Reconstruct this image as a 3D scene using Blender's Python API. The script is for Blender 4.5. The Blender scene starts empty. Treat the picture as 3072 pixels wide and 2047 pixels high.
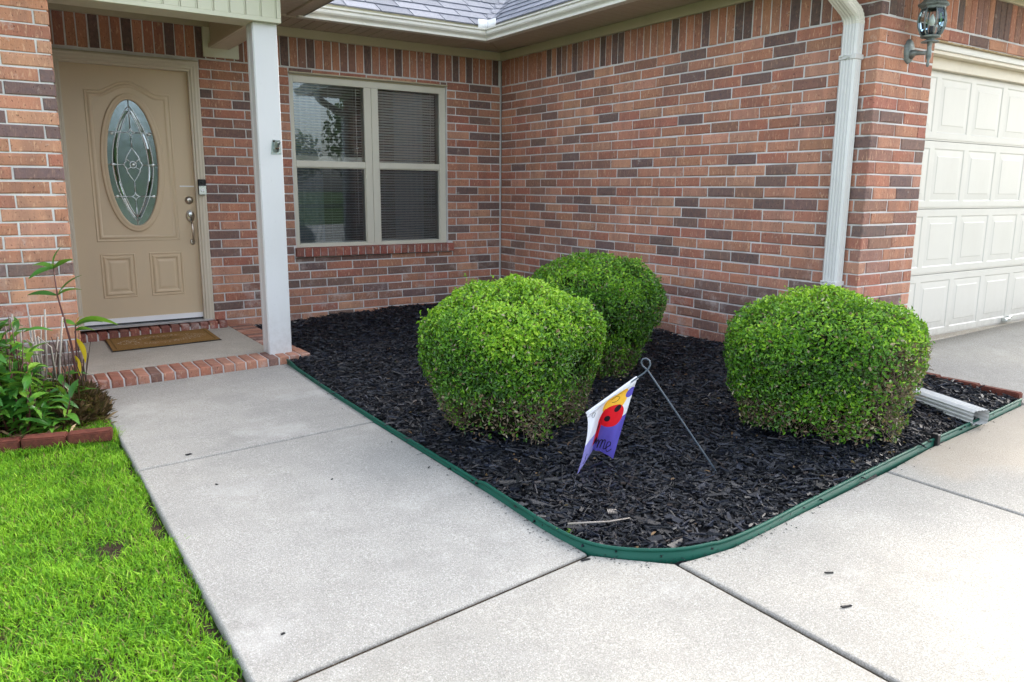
import bpy, bmesh, math, random
import numpy as np
from mathutils import Vector, Matrix

R = math.radians
rng = random.Random(7)
nrng = np.random.default_rng(11)
scene = bpy.context.scene
C = scene.collection

# ------------------------------------------------------------------ camera, sky, sun, exposure
CAM_POS = Vector((-4.461, -6.894, 1.224))
YAW, PITCH, ROLL = 0.590, -0.1905, 0.0069
cam_data = bpy.data.cameras.new('camera')
cam = bpy.data.objects.new('camera', cam_data)
C.objects.link(cam)
f = Vector((math.sin(YAW) * math.cos(PITCH), math.cos(YAW) * math.cos(PITCH), math.sin(PITCH)))
r = Vector((math.cos(YAW), -math.sin(YAW), 0))
u = r.cross(f)
r2 = r * math.cos(ROLL) + u * math.sin(ROLL)
u2 = -r * math.sin(ROLL) + u * math.cos(ROLL)
m = Matrix((r2, u2, -f)).transposed().to_4x4()
m.translation = CAM_POS
cam.matrix_world = m
cam_data.sensor_fit = 'HORIZONTAL'
cam_data.sensor_width = 36.0
cam_data.lens = 27.42
cam_data.clip_start = 0.05
cam_data.clip_end = 800
cam_data.dof.use_dof = True
cam_data.dof.focus_distance = 4.6
cam_data.dof.aperture_fstop = 7.0
scene.camera = cam

SUN_VEC = Vector((1.55, 0.42, 1.0)).normalized()      # towards the sun
SUN_EL = math.asin(SUN_VEC.z)
SUN_AZ = math.atan2(SUN_VEC.x, SUN_VEC.y)             # clockwise from +y
world = bpy.data.worlds.new('World')
scene.world = world
world.use_nodes = True
wt = world.node_tree
bg = wt.nodes['Background']
sky = wt.nodes.new('ShaderNodeTexSky')
sky.sky_type = 'NISHITA'
sky.sun_disc = False
sky.sun_elevation = SUN_EL
sky.sun_rotation = SUN_AZ
sky.air_density = 1.0
sky.dust_density = 4.0
sky.ozone_density = 1.0
hs = wt.nodes.new('ShaderNodeHueSaturation')          # thin even cloud whitens the blue
hs.inputs['Saturation'].default_value = 0.48
wt.links.new(sky.outputs[0], hs.inputs['Color'])
wt.links.new(hs.outputs[0], bg.inputs[0])
bg.inputs[1].default_value = 0.15
sun_data = bpy.data.lights.new('sun', 'SUN')
sun_data.energy = 0.75
sun_data.angle = R(10)
sun_data.color = (1.0, 0.93, 0.82)
sun = bpy.data.objects.new('sun', sun_data)
sun.rotation_euler = SUN_VEC.to_track_quat('Z', 'Y').to_euler()
C.objects.link(sun)
scene.view_settings.view_transform = 'Standard'
scene.view_settings.look = 'None'
scene.view_settings.gamma = 1.0
scene.view_settings.use_curve_mapping = False
scene.view_settings.exposure = 2.42
scene.cycles.max_bounces = 9
scene.cycles.diffuse_bounces = 6
scene.cycles.transparent_max_bounces = 12

# ------------------------------------------------------------------ helpers
def tag(o, label=None, cat=None, group=None, kind=None):
    if label: o['label'] = label
    if cat: o['category'] = cat
    if group: o['group'] = group
    if kind: o['kind'] = kind
    return o

def empty(name, loc=(0, 0, 0), rz=0.0, parent=None):
    o = bpy.data.objects.new(name, None)
    o.empty_display_size = 0.1
    o.location = loc
    o.rotation_euler = (0, 0, rz)
    C.objects.link(o)
    if parent: o.parent = parent
    return o

def link(name, mesh, mat=None, parent=None, loc=None, rot=None):
    o = bpy.data.objects.new(name, mesh)
    C.objects.link(o)
    if mat is not None and len(mesh.materials) == 0:
        mesh.materials.append(mat)
    if parent: o.parent = parent
    if loc is not None: o.location = loc
    if rot is not None: o.rotation_euler = rot
    return o

class MB:
    """collects shapes into one mesh"""
    def __init__(self):
        self.v, self.f, self.m, self.s = [], [], [], []
        self.cm = 0
    def face(self, idx, smooth=False):
        self.f.append(idx); self.m.append(self.cm); self.s.append(smooth)
    def box(self, x0, x1, y0, y1, z0, z1):
        n = len(self.v)
        self.v += [(x0,y0,z0),(x1,y0,z0),(x1,y1,z0),(x0,y1,z0),(x0,y0,z1),(x1,y0,z1),(x1,y1,z1),(x0,y1,z1)]
        for q in ((0,3,2,1),(4,5,6,7),(0,1,5,4),(1,2,6,5),(2,3,7,6),(3,0,4,7)):
            self.face([n+i for i in q])
        return self
    def bbox(self, x0, x1, y0, y1, z0, z1, b=0.004):
        """box with chamfered edges"""
        bm = bmesh.new()
        bmesh.ops.create_cube(bm, size=1)
        for v in bm.verts:
            v.co = Vector(((x0+x1)/2+v.co.x*(x1-x0), (y0+y1)/2+v.co.y*(y1-y0), (z0+z1)/2+v.co.z*(z1-z0)))
        bmesh.ops.bevel(bm, geom=bm.edges[:], offset=b, segments=1, affect='EDGES')
        self.add_bm(bm); bm.free()
        return self
    def add_bm(self, bm, mat=None):
        n = len(self.v)
        bm.verts.index_update()
        for v in bm.verts: self.v.append(tuple(mat @ v.co) if mat else tuple(v.co))
        for fc in bm.faces: self.face([n+v.index for v in fc.verts])
    def poly(self, pts):
        n = len(self.v)
        self.v += [tuple(p) for p in pts]
        self.face(list(range(n, n+len(pts))))
    def prism(self, pts, d):
        """polygon pts (3D list) extruded by vector d"""
        n = len(self.v); k = len(pts)
        d = Vector(d)
        self.v += [tuple(p) for p in pts] + [tuple(Vector(p)+d) for p in pts]
        self.face(list(range(n, n+k))[::-1]); self.face(list(range(n+k, n+2*k)))
        for i in range(k):
            j = (i+1) % k
            self.face([n+i, n+j, n+k+j, n+k+i])
    def tube(self, path, rad, n=8, closed=False, cap=True, smooth=True):
        P = [Vector(p) for p in path]
        k = len(P)
        rads = rad if isinstance(rad, (list, tuple)) else [rad]*k
        base = len(self.v)
        prev = None
        for i in range(k):
            if closed: t = P[(i+1) % k] - P[i-1]
            else: t = P[min(i+1, k-1)] - P[max(i-1, 0)]
            t.normalize()
            if prev is None:
                a = Vector((0,0,1)) if abs(t.z) < .9 else Vector((1,0,0))
                nrm = t.cross(a).normalized()
            else:
                nrm = (prev - t*prev.dot(t))
                nrm = nrm.normalized() if nrm.length > 1e-6 else t.orthogonal().normalized()
            prev = nrm
            b = t.cross(nrm)
            for j in range(n):
                a = 2*math.pi*j/n
                self.v.append(tuple(P[i] + (nrm*math.cos(a)+b*math.sin(a))*rads[i]))
        for i in range(k if closed else k-1):
            i2 = (i+1) % k
            for j in range(n):
                j2 = (j+1) % n
                self.face([base+i*n+j, base+i*n+j2, base+i2*n+j2, base+i2*n+j], smooth)
        if cap and not closed:
            self.face([base+j for j in range(n)][::-1]); self.face([base+(k-1)*n+j for j in range(n)])
        return self
    def lathe(self, prof, c=(0,0,0), n=16, smooth=True, phase=0.0):
        base = len(self.v)
        for (rr, z) in prof:
            for j in range(n):
                a = 2*math.pi*j/n + phase
                self.v.append((c[0]+rr*math.cos(a), c[1]+rr*math.sin(a), c[2]+z))
        for i in range(len(prof)-1):
            for j in range(n):
                j2 = (j+1) % n
                self.face([base+i*n+j, base+i*n+j2, base+(i+1)*n+j2, base+(i+1)*n+j], smooth)
        return self
    def sweep(self, path, prof, closed=True, y0=0.0, smooth=False):
        """path of (x,z) in a plane facing -y; prof of (offset to the left-hand normal, height towards -y)"""
        k = len(path); base = len(self.v); n = len(prof)
        for i in range(k):
            p = Vector(path[i])
            if closed or 0 < i < k-1:
                a = (p-Vector(path[i-1])).normalized(); b = (Vector(path[(i+1) % k])-p).normalized()
            elif i == 0: a = b = (Vector(path[1])-p).normalized()
            else: a = b = (p-Vector(path[i-1])).normalized()
            na = Vector((-a.y, a.x)); nb = Vector((-b.y, b.x))
            nn = na+nb
            nn = nn/max(nn.length_squared/2, 0.2) if nn.length > 1e-6 else na
            for (o, h) in prof:
                q = p + nn*o
                self.v.append((q.x, y0-h, q.y))
        for i in range(k if closed else k-1):
            i2 = (i+1) % k
            for j in range(n-1):
                self.face([base+i*n+j, base+i*n+j+1, base+i2*n+j+1, base+i2*n+j], smooth)
        return self
    def build(self, name, mat, parent=None, loc=None, rot=None, recalc=True):
        me = bpy.data.meshes.new(name)
        me.from_pydata(self.v, [], self.f)
        mats = mat if isinstance(mat, (list, tuple)) else [mat]
        for q in mats: me.materials.append(q)
        if len(mats) > 1: me.polygons.foreach_set('material_index', self.m)
        me.polygons.foreach_set('use_smooth', self.s)
        if recalc:
            bm = bmesh.new(); bm.from_mesh(me)
            bmesh.ops.recalc_face_normals(bm, faces=bm.faces)
            bm.to_mesh(me); bm.free()
        me.update()
        return link(name, me, None, parent, loc, rot)

def fast_mesh(name, V, F, face_attr=None, mat=None, smooth=False):
    """V (n,3), F (m,k) numpy -> mesh"""
    me = bpy.data.meshes.new(name)
    V = np.asarray(V, np.float32); F = np.asarray(F, np.int32)
    me.vertices.add(len(V)); me.vertices.foreach_set('co', V.ravel())
    me.loops.add(F.size); me.loops.foreach_set('vertex_index', F.ravel())
    me.polygons.add(len(F))
    k = F.shape[1]
    me.polygons.foreach_set('loop_start', np.arange(0, F.size, k, dtype=np.int32))
    me.polygons.foreach_set('use_smooth', np.full(len(F), bool(smooth)))
    me.update(calc_edges=True)
    if face_attr is not None:
        for an, vals in face_attr.items():
            vals = np.asarray(vals, np.float32)
            if vals.ndim == 1:
                a = me.attributes.new(an, 'FLOAT', 'FACE'); a.data.foreach_set('value', vals)
            else:
                a = me.attributes.new(an, 'FLOAT_COLOR', 'FACE'); a.data.foreach_set('color', vals.ravel())
    if mat: me.materials.append(mat)
    return me

# ------------------------------------------------------------------ materials
class NT:
    def __init__(self, name):
        self.mat = bpy.data.materials.new(name)
        self.mat.use_nodes = True
        self.t = self.mat.node_tree
        self.t.nodes.clear()
        self.out = self.n('ShaderNodeOutputMaterial')
    def n(self, kind, **kw):
        nd = self.t.nodes.new(kind)
        for k, v in kw.items(): setattr(nd, k, v)
        return nd
    def l(self, a, b): self.t.links.new(a, b)
    def val(self, sock, v):
        if hasattr(v, 'is_linked') or isinstance(v, bpy.types.NodeSocket): self.l(v, sock)
        else: sock.default_value = v
    def pos(self): return self.n('ShaderNodeNewGeometry').outputs['Position']
    def obj(self): return self.n('ShaderNodeTexCoord').outputs['Object']
    def uv(self): return self.n('ShaderNodeTexCoord').outputs['UV']
    def mapping(self, vec, scale=(1,1,1), loc=(0,0,0)):
        mp = self.n('ShaderNodeMapping'); self.l(vec, mp.inputs[0])
        mp.inputs['Scale'].default_value = scale; mp.inputs['Location'].default_value = loc
        return mp.outputs[0]
    def noise(self, vec, scale, detail=3, rough=.55, dist=0.0):
        nd = self.n('ShaderNodeTexNoise'); self.l(vec, nd.inputs['Vector'])
        nd.inputs['Scale'].default_value = scale; nd.inputs['Detail'].default_value = detail
        nd.inputs['Roughness'].default_value = rough; nd.inputs['Distortion'].default_value = dist
        return nd.outputs['Fac']
    def voro(self, vec, scale, out='Distance', feature='F1'):
        nd = self.n('ShaderNodeTexVoronoi', feature=feature); self.l(vec, nd.inputs['Vector'])
        nd.inputs['Scale'].default_value = scale
        return nd.outputs[out]
    def ramp(self, fac, stops, interp='LINEAR'):
        nd = self.n('ShaderNodeValToRGB'); self.l(fac, nd.inputs[0])
        cr = nd.color_ramp; cr.interpolation = interp
        while len(cr.elements) < len(stops): cr.elements.new(1)
        for e, (p, c) in zip(cr.elements, stops):
            e.position = p
            e.color = (c, c, c, 1) if isinstance(c, (int, float)) else (*c, 1)
        return nd.outputs[0]
    def mix(self, fac, a, b, blend='MIX'):
        nd = self.n('ShaderNodeMix', data_type='RGBA', blend_type=blend)
        self.val(nd.inputs[0], fac)
        for s, v in ((nd.inputs[6], a), (nd.inputs[7], b)):
            if isinstance(v, bpy.types.NodeSocket): self.l(v, s)
            else: s.default_value = (*v, 1) if len(v) == 3 else v
        return nd.outputs[2]
    def math(self, op, a, b=0.0, c=None, clamp=False):
        nd = self.n('ShaderNodeMath', operation=op, use_clamp=clamp)
        self.val(nd.inputs[0], a); self.val(nd.inputs[1], b)
        if c is not None: self.val(nd.inputs[2], c)
        return nd.outputs[0]
    def bump(self, h, strength=.3, dist=.01, normal=None):
        nd = self.n('ShaderNodeBump')
        nd.inputs['Strength'].default_value = strength; nd.inputs['Distance'].default_value = dist
        self.l(h, nd.inputs['Height'])
        if normal: self.l(normal, nd.inputs['Normal'])
        return nd.outputs[0]
    def principled(self, color, rough=.5, spec=.5, metal=0.0, normal=None, **kw):
        p = self.n('ShaderNodeBsdfPrincipled')
        if isinstance(color, bpy.types.NodeSocket): self.l(color, p.inputs['Base Color'])
        else: p.inputs['Base Color'].default_value = (*color, 1)
        self.val(p.inputs['Roughness'], rough)
        self.val(p.inputs['Specular IOR Level'], spec)
        p.inputs['Metallic'].default_value = metal
        if normal: self.l(normal, p.inputs['Normal'])
        for k, v in kw.items(): self.val(p.inputs[k.replace('_', ' ')], v)
        return p
    def done(self, shader):
        self.l(shader.outputs[0] if hasattr(shader, 'outputs') else shader, self.out.inputs[0])
        return self.mat
    def sepxyz(self, vec):
        s = self.n('ShaderNodeSeparateXYZ'); self.l(vec, s.inputs[0]); return s.outputs
    def comb(self, x, y, z):
        s = self.n('ShaderNodeCombineXYZ')
        for i, v in enumerate((x, y, z)): self.val(s.inputs[i], v)
        return s.outputs[0]
    def attr(self, name, out='Fac'):
        a = self.n('ShaderNodeAttribute'); a.attribute_name = name
        return a.outputs[out]

def paint(name, col, rough=.45, var=.06, bump=.15, scale=30, dirt=.0, dirtcol=(.2,.18,.13), spec=.4, splash=0.0):
    t = NT(name); p = t.pos()
    n1 = t.noise(p, 2.2, 4); n2 = t.noise(p, scale, 3)
    c = t.mix(n1, tuple(x*(1-var) for x in col), tuple(min(1, x*(1+var)) for x in col))
    if dirt:
        d = t.ramp(t.noise(t.mapping(p, (1,1,.35)), 6, 5, .65), [(.45, 0), (.75, dirt)])
        c = t.mix(d, c, dirtcol)
    if splash:
        zz = t.sepxyz(p)[2]
        k = t.math('MULTIPLY', t.ramp(zz, [(.06, 1), (.42, 0)]), t.ramp(t.noise(p, 26, 6, .75), [(.40, 0), (.68, splash)]))
        c = t.mix(k, c, (.23,.19,.14))
    rr = t.ramp(n2, [(.3, max(rough-.08, .05)), (.7, rough+.1)])
    return t.done(t.principled(c, rr, spec, normal=t.bump(n2, bump, .002)))

def brick_mat(name, attr=False):
    t = NT(name); p = t.pos(); x, y, z = t.sepxyz(p)
    uu = t.math('ADD', x, y)
    v = t.comb(uu, z, t.math('MULTIPLY', t.math('SUBTRACT', x, y), .2))
    if attr: base = t.attr('bcol', 'Color')
    else: base = t.n('ShaderNodeObjectInfo').outputs['Color']
    # broad kiln shading across the brick
    band = t.ramp(t.noise(t.mapping(v, (1,.25,1)), 9, 3, .6), [(.42, 0), (.62, 1)])
    c = t.mix(t.math('MULTIPLY', band, .62), base, t.mix(.62, base, (.17,.105,.09)))
    c = t.mix(t.ramp(t.noise(v, 34, 4, .6), [(.3, 0), (.75, .35)]), c, t.mix(.5, c, (.52,.26,.17)))
    # pale vertical streaks and flecks
    st = t.ramp(t.noise(t.mapping(v, (90,22,1)), 1, 3, .6), [(.57, 0), (.70, .8)])
    lum = t.ramp(t.sepxyz(base)[0], [(.14, .22), (.32, .85)])
    c = t.mix(t.math('MULTIPLY', st, lum), c, (.66,.41,.26))
    # dark pits
    pit = t.ramp(t.noise(t.mapping(v, (1.5,1,1)), 68, 3, .65), [(.60, 0), (.70, .8)])
    c = t.mix(pit, c, (.07,.04,.035))
    # lime bloom low on the walls and chipped pale corners
    bl = t.math('MULTIPLY', t.ramp(t.noise(v, 5.5, 6, .75), [(.52, 0), (.66, .65)]), t.ramp(z, [(.25, .9), (.95, 0)]))
    c = t.mix(bl, c, (.58,.50,.46))
    # mortar dust smears
    sm = t.ramp(t.noise(v, 7, 6, .75), [(.63, 0), (.74, .6)])
    c = t.mix(sm, c, (.55,.50,.45))
    h = t.math('SUBTRACT', t.noise(t.mapping(v, (2,.8,1)), 60, 5, .65), t.math('MULTIPLY', pit, .8))
    return t.done(t.principled(c, .85, .25, normal=t.bump(h, .55, .004)))

M = {}
M['brick'] = brick_mat('fired brick')
M['brick_j'] = brick_mat('fired brick joined', True)

def mortar_mat():
    t = NT('mortar'); p = t.pos()
    c = t.ramp(t.noise(p, 5, 5, .6), [(.25, (.46,.45,.435)), (.7, (.68,.67,.65))])
    c = t.mix(t.ramp(t.noise(p, 2.3, 4), [(.5, 0), (.75, .4)]), c, (.78,.77,.76))
    return t.done(t.principled(c, .95, .1, normal=t.bump(t.noise(p, 140, 4, .6), .6, .004)))
M['mortar'] = mortar_mat()

M['door'] = paint('tan door paint', (.60,.475,.315), .38, .05, .06, 60, .12, (.42,.37,.30))
M['trim'] = paint('clay trim', (.60,.535,.42), .45, .05, .08, 40, .10)
M['frieze'] = paint('frieze trim', (.47,.42,.285), .45, .06, .08, 40, .12)
M['soffit'] = paint('soffit vinyl', (.42,.355,.27), .5, .06, .08, 40, .1)
M['siding'] = paint('gable siding', (.60,.59,.45), .42, .05, .05, 40, .10, (.35,.36,.22))
M['post'] = paint('white post wrap', (.66,.66,.655), .35, .03, .04, 40, .14, (.52,.50,.45), splash=.28)
M['winframe'] = paint('almond window frame', (.60,.575,.475), .38, .03, .04, 60, .05)
M['garage'] = paint('garage door paint', (.585,.565,.51), .42, .03, .10, 220, .14, (.40,.38,.31), splash=.55)
M['gutter'] = paint('gutter enamel', (.66,.64,.565), .32, .04, .04, 40, .22, (.42,.42,.31))
M['spout'] = paint('downspout enamel', (.63,.63,.605), .34, .03, .05, 40, .16, (.42,.40,.33), splash=.5)
M['spout_alu'] = paint('weathered aluminium', (.68,.68,.66), .42, .08, .15, 60, .3, (.25,.24,.22), .6)
M['plastic_white'] = paint('white plastic', (.8,.8,.79), .4, .01, .02)
M['black'] = paint('black plastic', (.015,.015,.016), .35, .1, .05)
M['roomwall'] = paint('room wall', (.30,.27,.23), .8, .05, .05)
M['blind'] = paint('blind slat', (.82,.79,.75), .45, .03, .02)
M['curtain'] = paint('curtain cloth', (.42,.46,.52), .9, .08, .3, 200)

def metal_mat(name, col, rough, var=.1):
    t = NT(name); p = t.pos(); n = t.noise(p, 45, 4)
    c = t.mix(n, tuple(x*(1-var) for x in col), tuple(min(1,x*(1+var)) for x in col))
    return t.done(t.principled(c, t.ramp(n, [(.3, rough-.06), (.7, rough+.1)]), .5, 1.0))
M['nickel'] = metal_mat('satin nickel', (.50,.46,.40), .32)
M['alu'] = metal_mat('mill aluminium', (.62,.63,.64), .35)
M['zinc'] = metal_mat('zinc plate', (.66,.70,.68), .3)
M['galv'] = metal_mat('dull galvanised', (.36,.42,.40), .45, .25)
M['came'] = metal_mat('lead came', (.80,.84,.86), .30)
def rust():
    t = NT('rusted lintel'); p = t.pos(); n = t.noise(p, 30, 5, .7)
    c = t.ramp(n, [(.35, (.5,.45,.34)), (.55, (.42,.30,.16)), (.7, (.20,.09,.035))])
    return t.done(t.principled(c, .75, .2, normal=t.bump(n, .4, .003)))
M['lintel'] = rust()
def verdigris():
    t = NT('weathered lantern metal'); p = t.pos(); n = t.noise(p, 28, 5, .65)
    c = t.ramp(n, [(.3, (.10,.115,.11)), (.55, (.20,.23,.22)), (.75, (.34,.38,.365))])
    return t.done(t.principled(c, .5, .5, .35, normal=t.bump(n, .2, .002)))
M['lantern'] = verdigris()

def glass_mat(name, ior=1.8, tint=(.86,.90,.90), bump=None, rough=0.0, refl=(.80,.92,1)):
    t = NT(name)
    fr = t.n('ShaderNodeFresnel'); fr.inputs['IOR'].default_value = ior
    tr = t.n('ShaderNodeBsdfTransparent'); tr.inputs[0].default_value = (*tint, 1)
    gl = t.n('ShaderNodeBsdfGlossy'); gl.inputs['Roughness'].default_value = rough
    gl.inputs[0].default_value = (*refl, 1)
    if bump:
        h = t.noise(t.mapping(t.pos(), bump[0]), bump[1], 3, .6)
        b = t.bump(h, bump[2], bump[3]); t.l(b, gl.inputs['Normal']); t.l(b, fr.inputs['Normal'])
    mx = t.n('ShaderNodeMixShader')
    t.l(fr.outputs[0], mx.inputs[0]); t.l(tr.outputs[0], mx.inputs[1]); t.l(gl.outputs[0], mx.inputs[2])
    return t.done(mx)
M['glass'] = glass_mat('window glass', 2.1, (.95,.97,.97), ((1,1,1), 1.2, .004, .02))
M['leaded'] = glass_mat('textured door glass', 3.3, (.50,.62,.64), ((26,26,8), 1.0, .22, .006), .16, (.72,.88,1))
M['bevel'] = glass_mat('bevelled glass', 3.6, (.30,.36,.38), None, .04, (.85,.95,1))
M['lampglass'] = glass_mat('lantern glass', 1.6, (.78,.84,.86))
def screen():
    t = NT('insect screen')
    tr = t.n('ShaderNodeBsdfTransparent')
    d = t.principled((.05,.055,.06), .6, .3)
    mx = t.n('ShaderNodeMixShader'); mx.inputs[0].default_value = .30
    t.l(tr.outputs[0], mx.inputs[1]); t.l(d.outputs[0], mx.inputs[2])
    return t.done(mx)
M['screen'] = screen()

def concrete(name, a, b, tanmix=.25, wet=False):
    t = NT(name); p = t.pos()
    n1 = t.noise(p, 1.1, 5, .6); n2 = t.noise(p, 7, 5, .65)
    c = t.ramp(n1, [(.3, a), (.7, b)])
    c = t.mix(t.ramp(n2, [(.35, .0), (.75, .35)]), c, tuple(x*.78 for x in a))
    c = t.mix(t.ramp(t.noise(p, .55, 3), [(.45, 0), (.7, tanmix)]), c, (.52,.47,.375))
    # exposed sand and small stones
    vor = t.n('ShaderNodeTexVoronoi'); t.l(p, vor.inputs['Vector']); vor.inputs['Scale'].default_value = 170
    sp = t.ramp(vor.outputs['Distance'], [(.12, 1), (.34, 0)])
    cr = t.ramp(t.sepxyz(vor.outputs['Color'])[0], [(0, (.20,.20,.20)), (.3, (.42,.41,.40)), (.55, (.55,.46,.36)), (.75, (.62,.61,.6)), (.93, (.80,.79,.77))])
    c = t.mix(t.math('MULTIPLY', sp, .72), c, cr)
    fine = t.noise(p, 260, 2, .7)
    c = t.mix(t.ramp(fine, [(.38, .6), (.55, 0)]), c, tuple(x*.45 for x in a))
    c = t.mix(t.ramp(fine, [(.60, 0), (.78, .5)]), c, (.78,.77,.75))
    mott = t.noise(p, 105, 4, .8)
    c = t.mix(t.ramp(mott, [(.34, .30), (.5, 0)]), c, tuple(x*.62 for x in a))
    c = t.mix(t.ramp(mott, [(.52, 0), (.70, .28)]), c, (.70,.69,.66))
    # thin dark scuffs
    sc = t.ramp(t.noise(t.mapping(p, (1,3.2,1)), 9, 6, .7), [(.64, 0), (.78, .30)])
    c = t.mix(sc, c, (.17,.165,.155))
    # faint rain stains, a few hairline cracks and tyre dust
    stn = t.ramp(t.noise(p, 2.6, 7, .7, .6), [(.48, 0), (.70, .30)])
    c = t.mix(stn, c, tuple(x*.66 for x in a))
    lt_ = t.ramp(t.noise(t.mapping(p, (1,1,1), (3,7,0)), 1.7, 6, .65), [(.55, 0), (.72, .30)])
    c = t.mix(lt_, c, (.66,.645,.61))
    rough = .88
    if wet:
        x, y, z = t.sepxyz(p)
        nn = t.math('MULTIPLY', t.math('SUBTRACT', t.noise(p, 2.2, 4), .5), 1.1)
        dx = t.math('DIVIDE', t.math('ADD', x, .42), .78); dy = t.math('DIVIDE', t.math('ADD', y, 5.22), .42)
        dd = t.math('ADD', t.math('SQRT', t.math('ADD', t.math('MULTIPLY', dx, dx), t.math('MULTIPLY', dy, dy))), nn)
        w = t.ramp(dd, [(.72, .6), (1.12, 0)])
        c = t.mix(w, c, (.31,.262,.20))
        rough = t.ramp(dd, [(.72, .6), (1.12, .88)])
    h = t.math('ADD', t.noise(p, 150, 4, .7), t.math('MULTIPLY', sp, .35))
    return t.done(t.principled(c, rough, .25, normal=t.bump(h, .5, .004)))
M['walk'] = concrete('walk concrete', (.315,.304,.276), (.45,.436,.398), .34)
M['drive'] = concrete('drive concrete', (.315,.303,.272), (.435,.418,.376), .45, True)
M['porchslab'] = concrete('porch concrete', (.44,.41,.345), (.57,.53,.45), .5)
M['apron'] = concrete('garage lip concrete', (.36,.31,.24), (.48,.43,.35), .6)

def soil():
    t = NT('soil'); p = t.pos()
    c = t.ramp(t.noise(p, 18, 5, .7), [(.3, (.018,.013,.009)), (.7, (.07,.05,.033))])
    return t.done(t.principled(c, .95, .1, normal=t.bump(t.noise(p, 60, 4), .8, .02)))
M['soil'] = soil()
def groundmat():
    t = NT('mown grass ground'); p = t.pos()
    n = t.noise(p, 35, 5, .7)
    c = t.ramp(n, [(.3, (.022,.03,.010)), (.55, (.05,.10,.018)), (.75, (.10,.17,.03))])
    c = t.mix(t.ramp(t.noise(p, .4, 3), [(.4, 0), (.7, .4)]), c, (.05,.12,.02))
    return t.done(t.principled(c, .95, .1, normal=t.bump(n, .8, .03)))
M['ground'] = groundmat()
def asphalt():
    t = NT('asphalt'); p = t.pos()
    c = t.ramp(t.noise(p, 90, 3, .7), [(.3, (.04,.04,.042)), (.7, (.075,.075,.075))])
    return t.done(t.principled(c, .9, .2))
M['asphalt'] = asphalt()

def mulch_mat():
    t = NT('black dyed bark')
    p = t.pos(); rv = t.attr('rnd')
    c = t.ramp(rv, [(0, (.0006,.0009,.0020)), (.5, (.0018,.0032,.0080)), (.85, (.0085,.0135,.029)), (.95, (.026,.031,.044)), (1, (.07,.050,.038))])
    g = t.noise(t.mapping(p, (1,1,1)), 160, 3, .6)
    c = t.mix(t.ramp(g, [(.5, 0), (.85, .5)]), c, (.013,.018,.032))
    return t.done(t.principled(c, t.ramp(g, [(.3, .36), (.7, .62)]), .5, normal=t.bump(g, .5, .003)))
M['mulch'] = mulch_mat()
def mulchbase():
    t = NT('mulch base'); p = t.pos(); n = t.noise(p, 55, 4, .7)
    return t.done(t.principled(t.ramp(n, [(.3, (.003,.003,.004)), (.7, (.012,.012,.016))]), .7, .4, normal=t.bump(n, 1.0, .02)))
M['mulchbase'] = mulchbase()

def leaf_mat(name, stops, transl=.35, rough=.42, spec=.45, brown=None):
    t = NT(name); rv = t.attr('rnd')
    c = t.ramp(rv, stops)
    p = t.principled(c, rough, spec)
    tl = t.n('ShaderNodeBsdfTranslucent')
    t.l(t.mix(.5, c, (.25,.42,.03), 'MIX'), tl.inputs[0])
    mx = t.n('ShaderNodeMixShader'); mx.inputs[0].default_value = transl
    t.l(p.outputs[0], mx.inputs[1]); t.l(tl.outputs[0], mx.inputs[2])
    return t.done(mx)
# rnd: 0 dry brown .. 0.1 dark green .. 1 fresh yellow-green
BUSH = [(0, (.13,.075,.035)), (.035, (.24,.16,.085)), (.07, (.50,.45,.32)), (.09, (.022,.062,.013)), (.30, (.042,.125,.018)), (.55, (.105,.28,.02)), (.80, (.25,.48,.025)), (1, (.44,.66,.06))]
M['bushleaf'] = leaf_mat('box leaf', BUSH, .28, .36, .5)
M['grass'] = leaf_mat('grass blade', [(0, (.30,.22,.10)), (.04, (.26,.20,.08)), (.06, (.04,.14,.012)), (.4, (.15,.38,.018)), (.75, (.30,.57,.028)), (1, (.46,.68,.09))], .35, .55, .25)
M['plantleaf'] = leaf_mat('lance leaf', [(0, (.03,.12,.022)), (.5, (.055,.20,.028)), (.85, (.12,.30,.035)), (1, (.20,.38,.05))], .3, .38, .5)
M['yellowleaf'] = leaf_mat('yellow leaf', [(0, (.62,.42,.02)), (1, (.7,.5,.03))], .3, .5, .3)
M['treeleaf'] = leaf_mat('tree leaf', [(0, (.02,.05,.012)), (.5, (.035,.09,.018)), (1, (.07,.14,.025))], .25, .5, .3)
M['litter'] = leaf_mat('dry litter', [(0, (.05,.03,.018)), (.5, (.16,.09,.045)), (.85, (.34,.22,.12)), (1, (.50,.38,.22))], .15, .7, .2)
M['bark'] = paint('twig bark', (.17,.125,.088), .85, .3, .5, 120)
M['deadstalk'] = paint('dead stalk', (.34,.30,.26), .75, .25, .4, 150, .3, (.16,.10,.06))
M['darktwig'] = paint('dark twig', (.055,.034,.024), .8, .3, .4, 120)
M['redstem'] = paint('red stem', (.09,.028,.026), .5, .25, .2, 100)
M['trunk'] = paint('tree bark', (.10,.08,.06), .9, .3, .6, 30)

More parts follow.
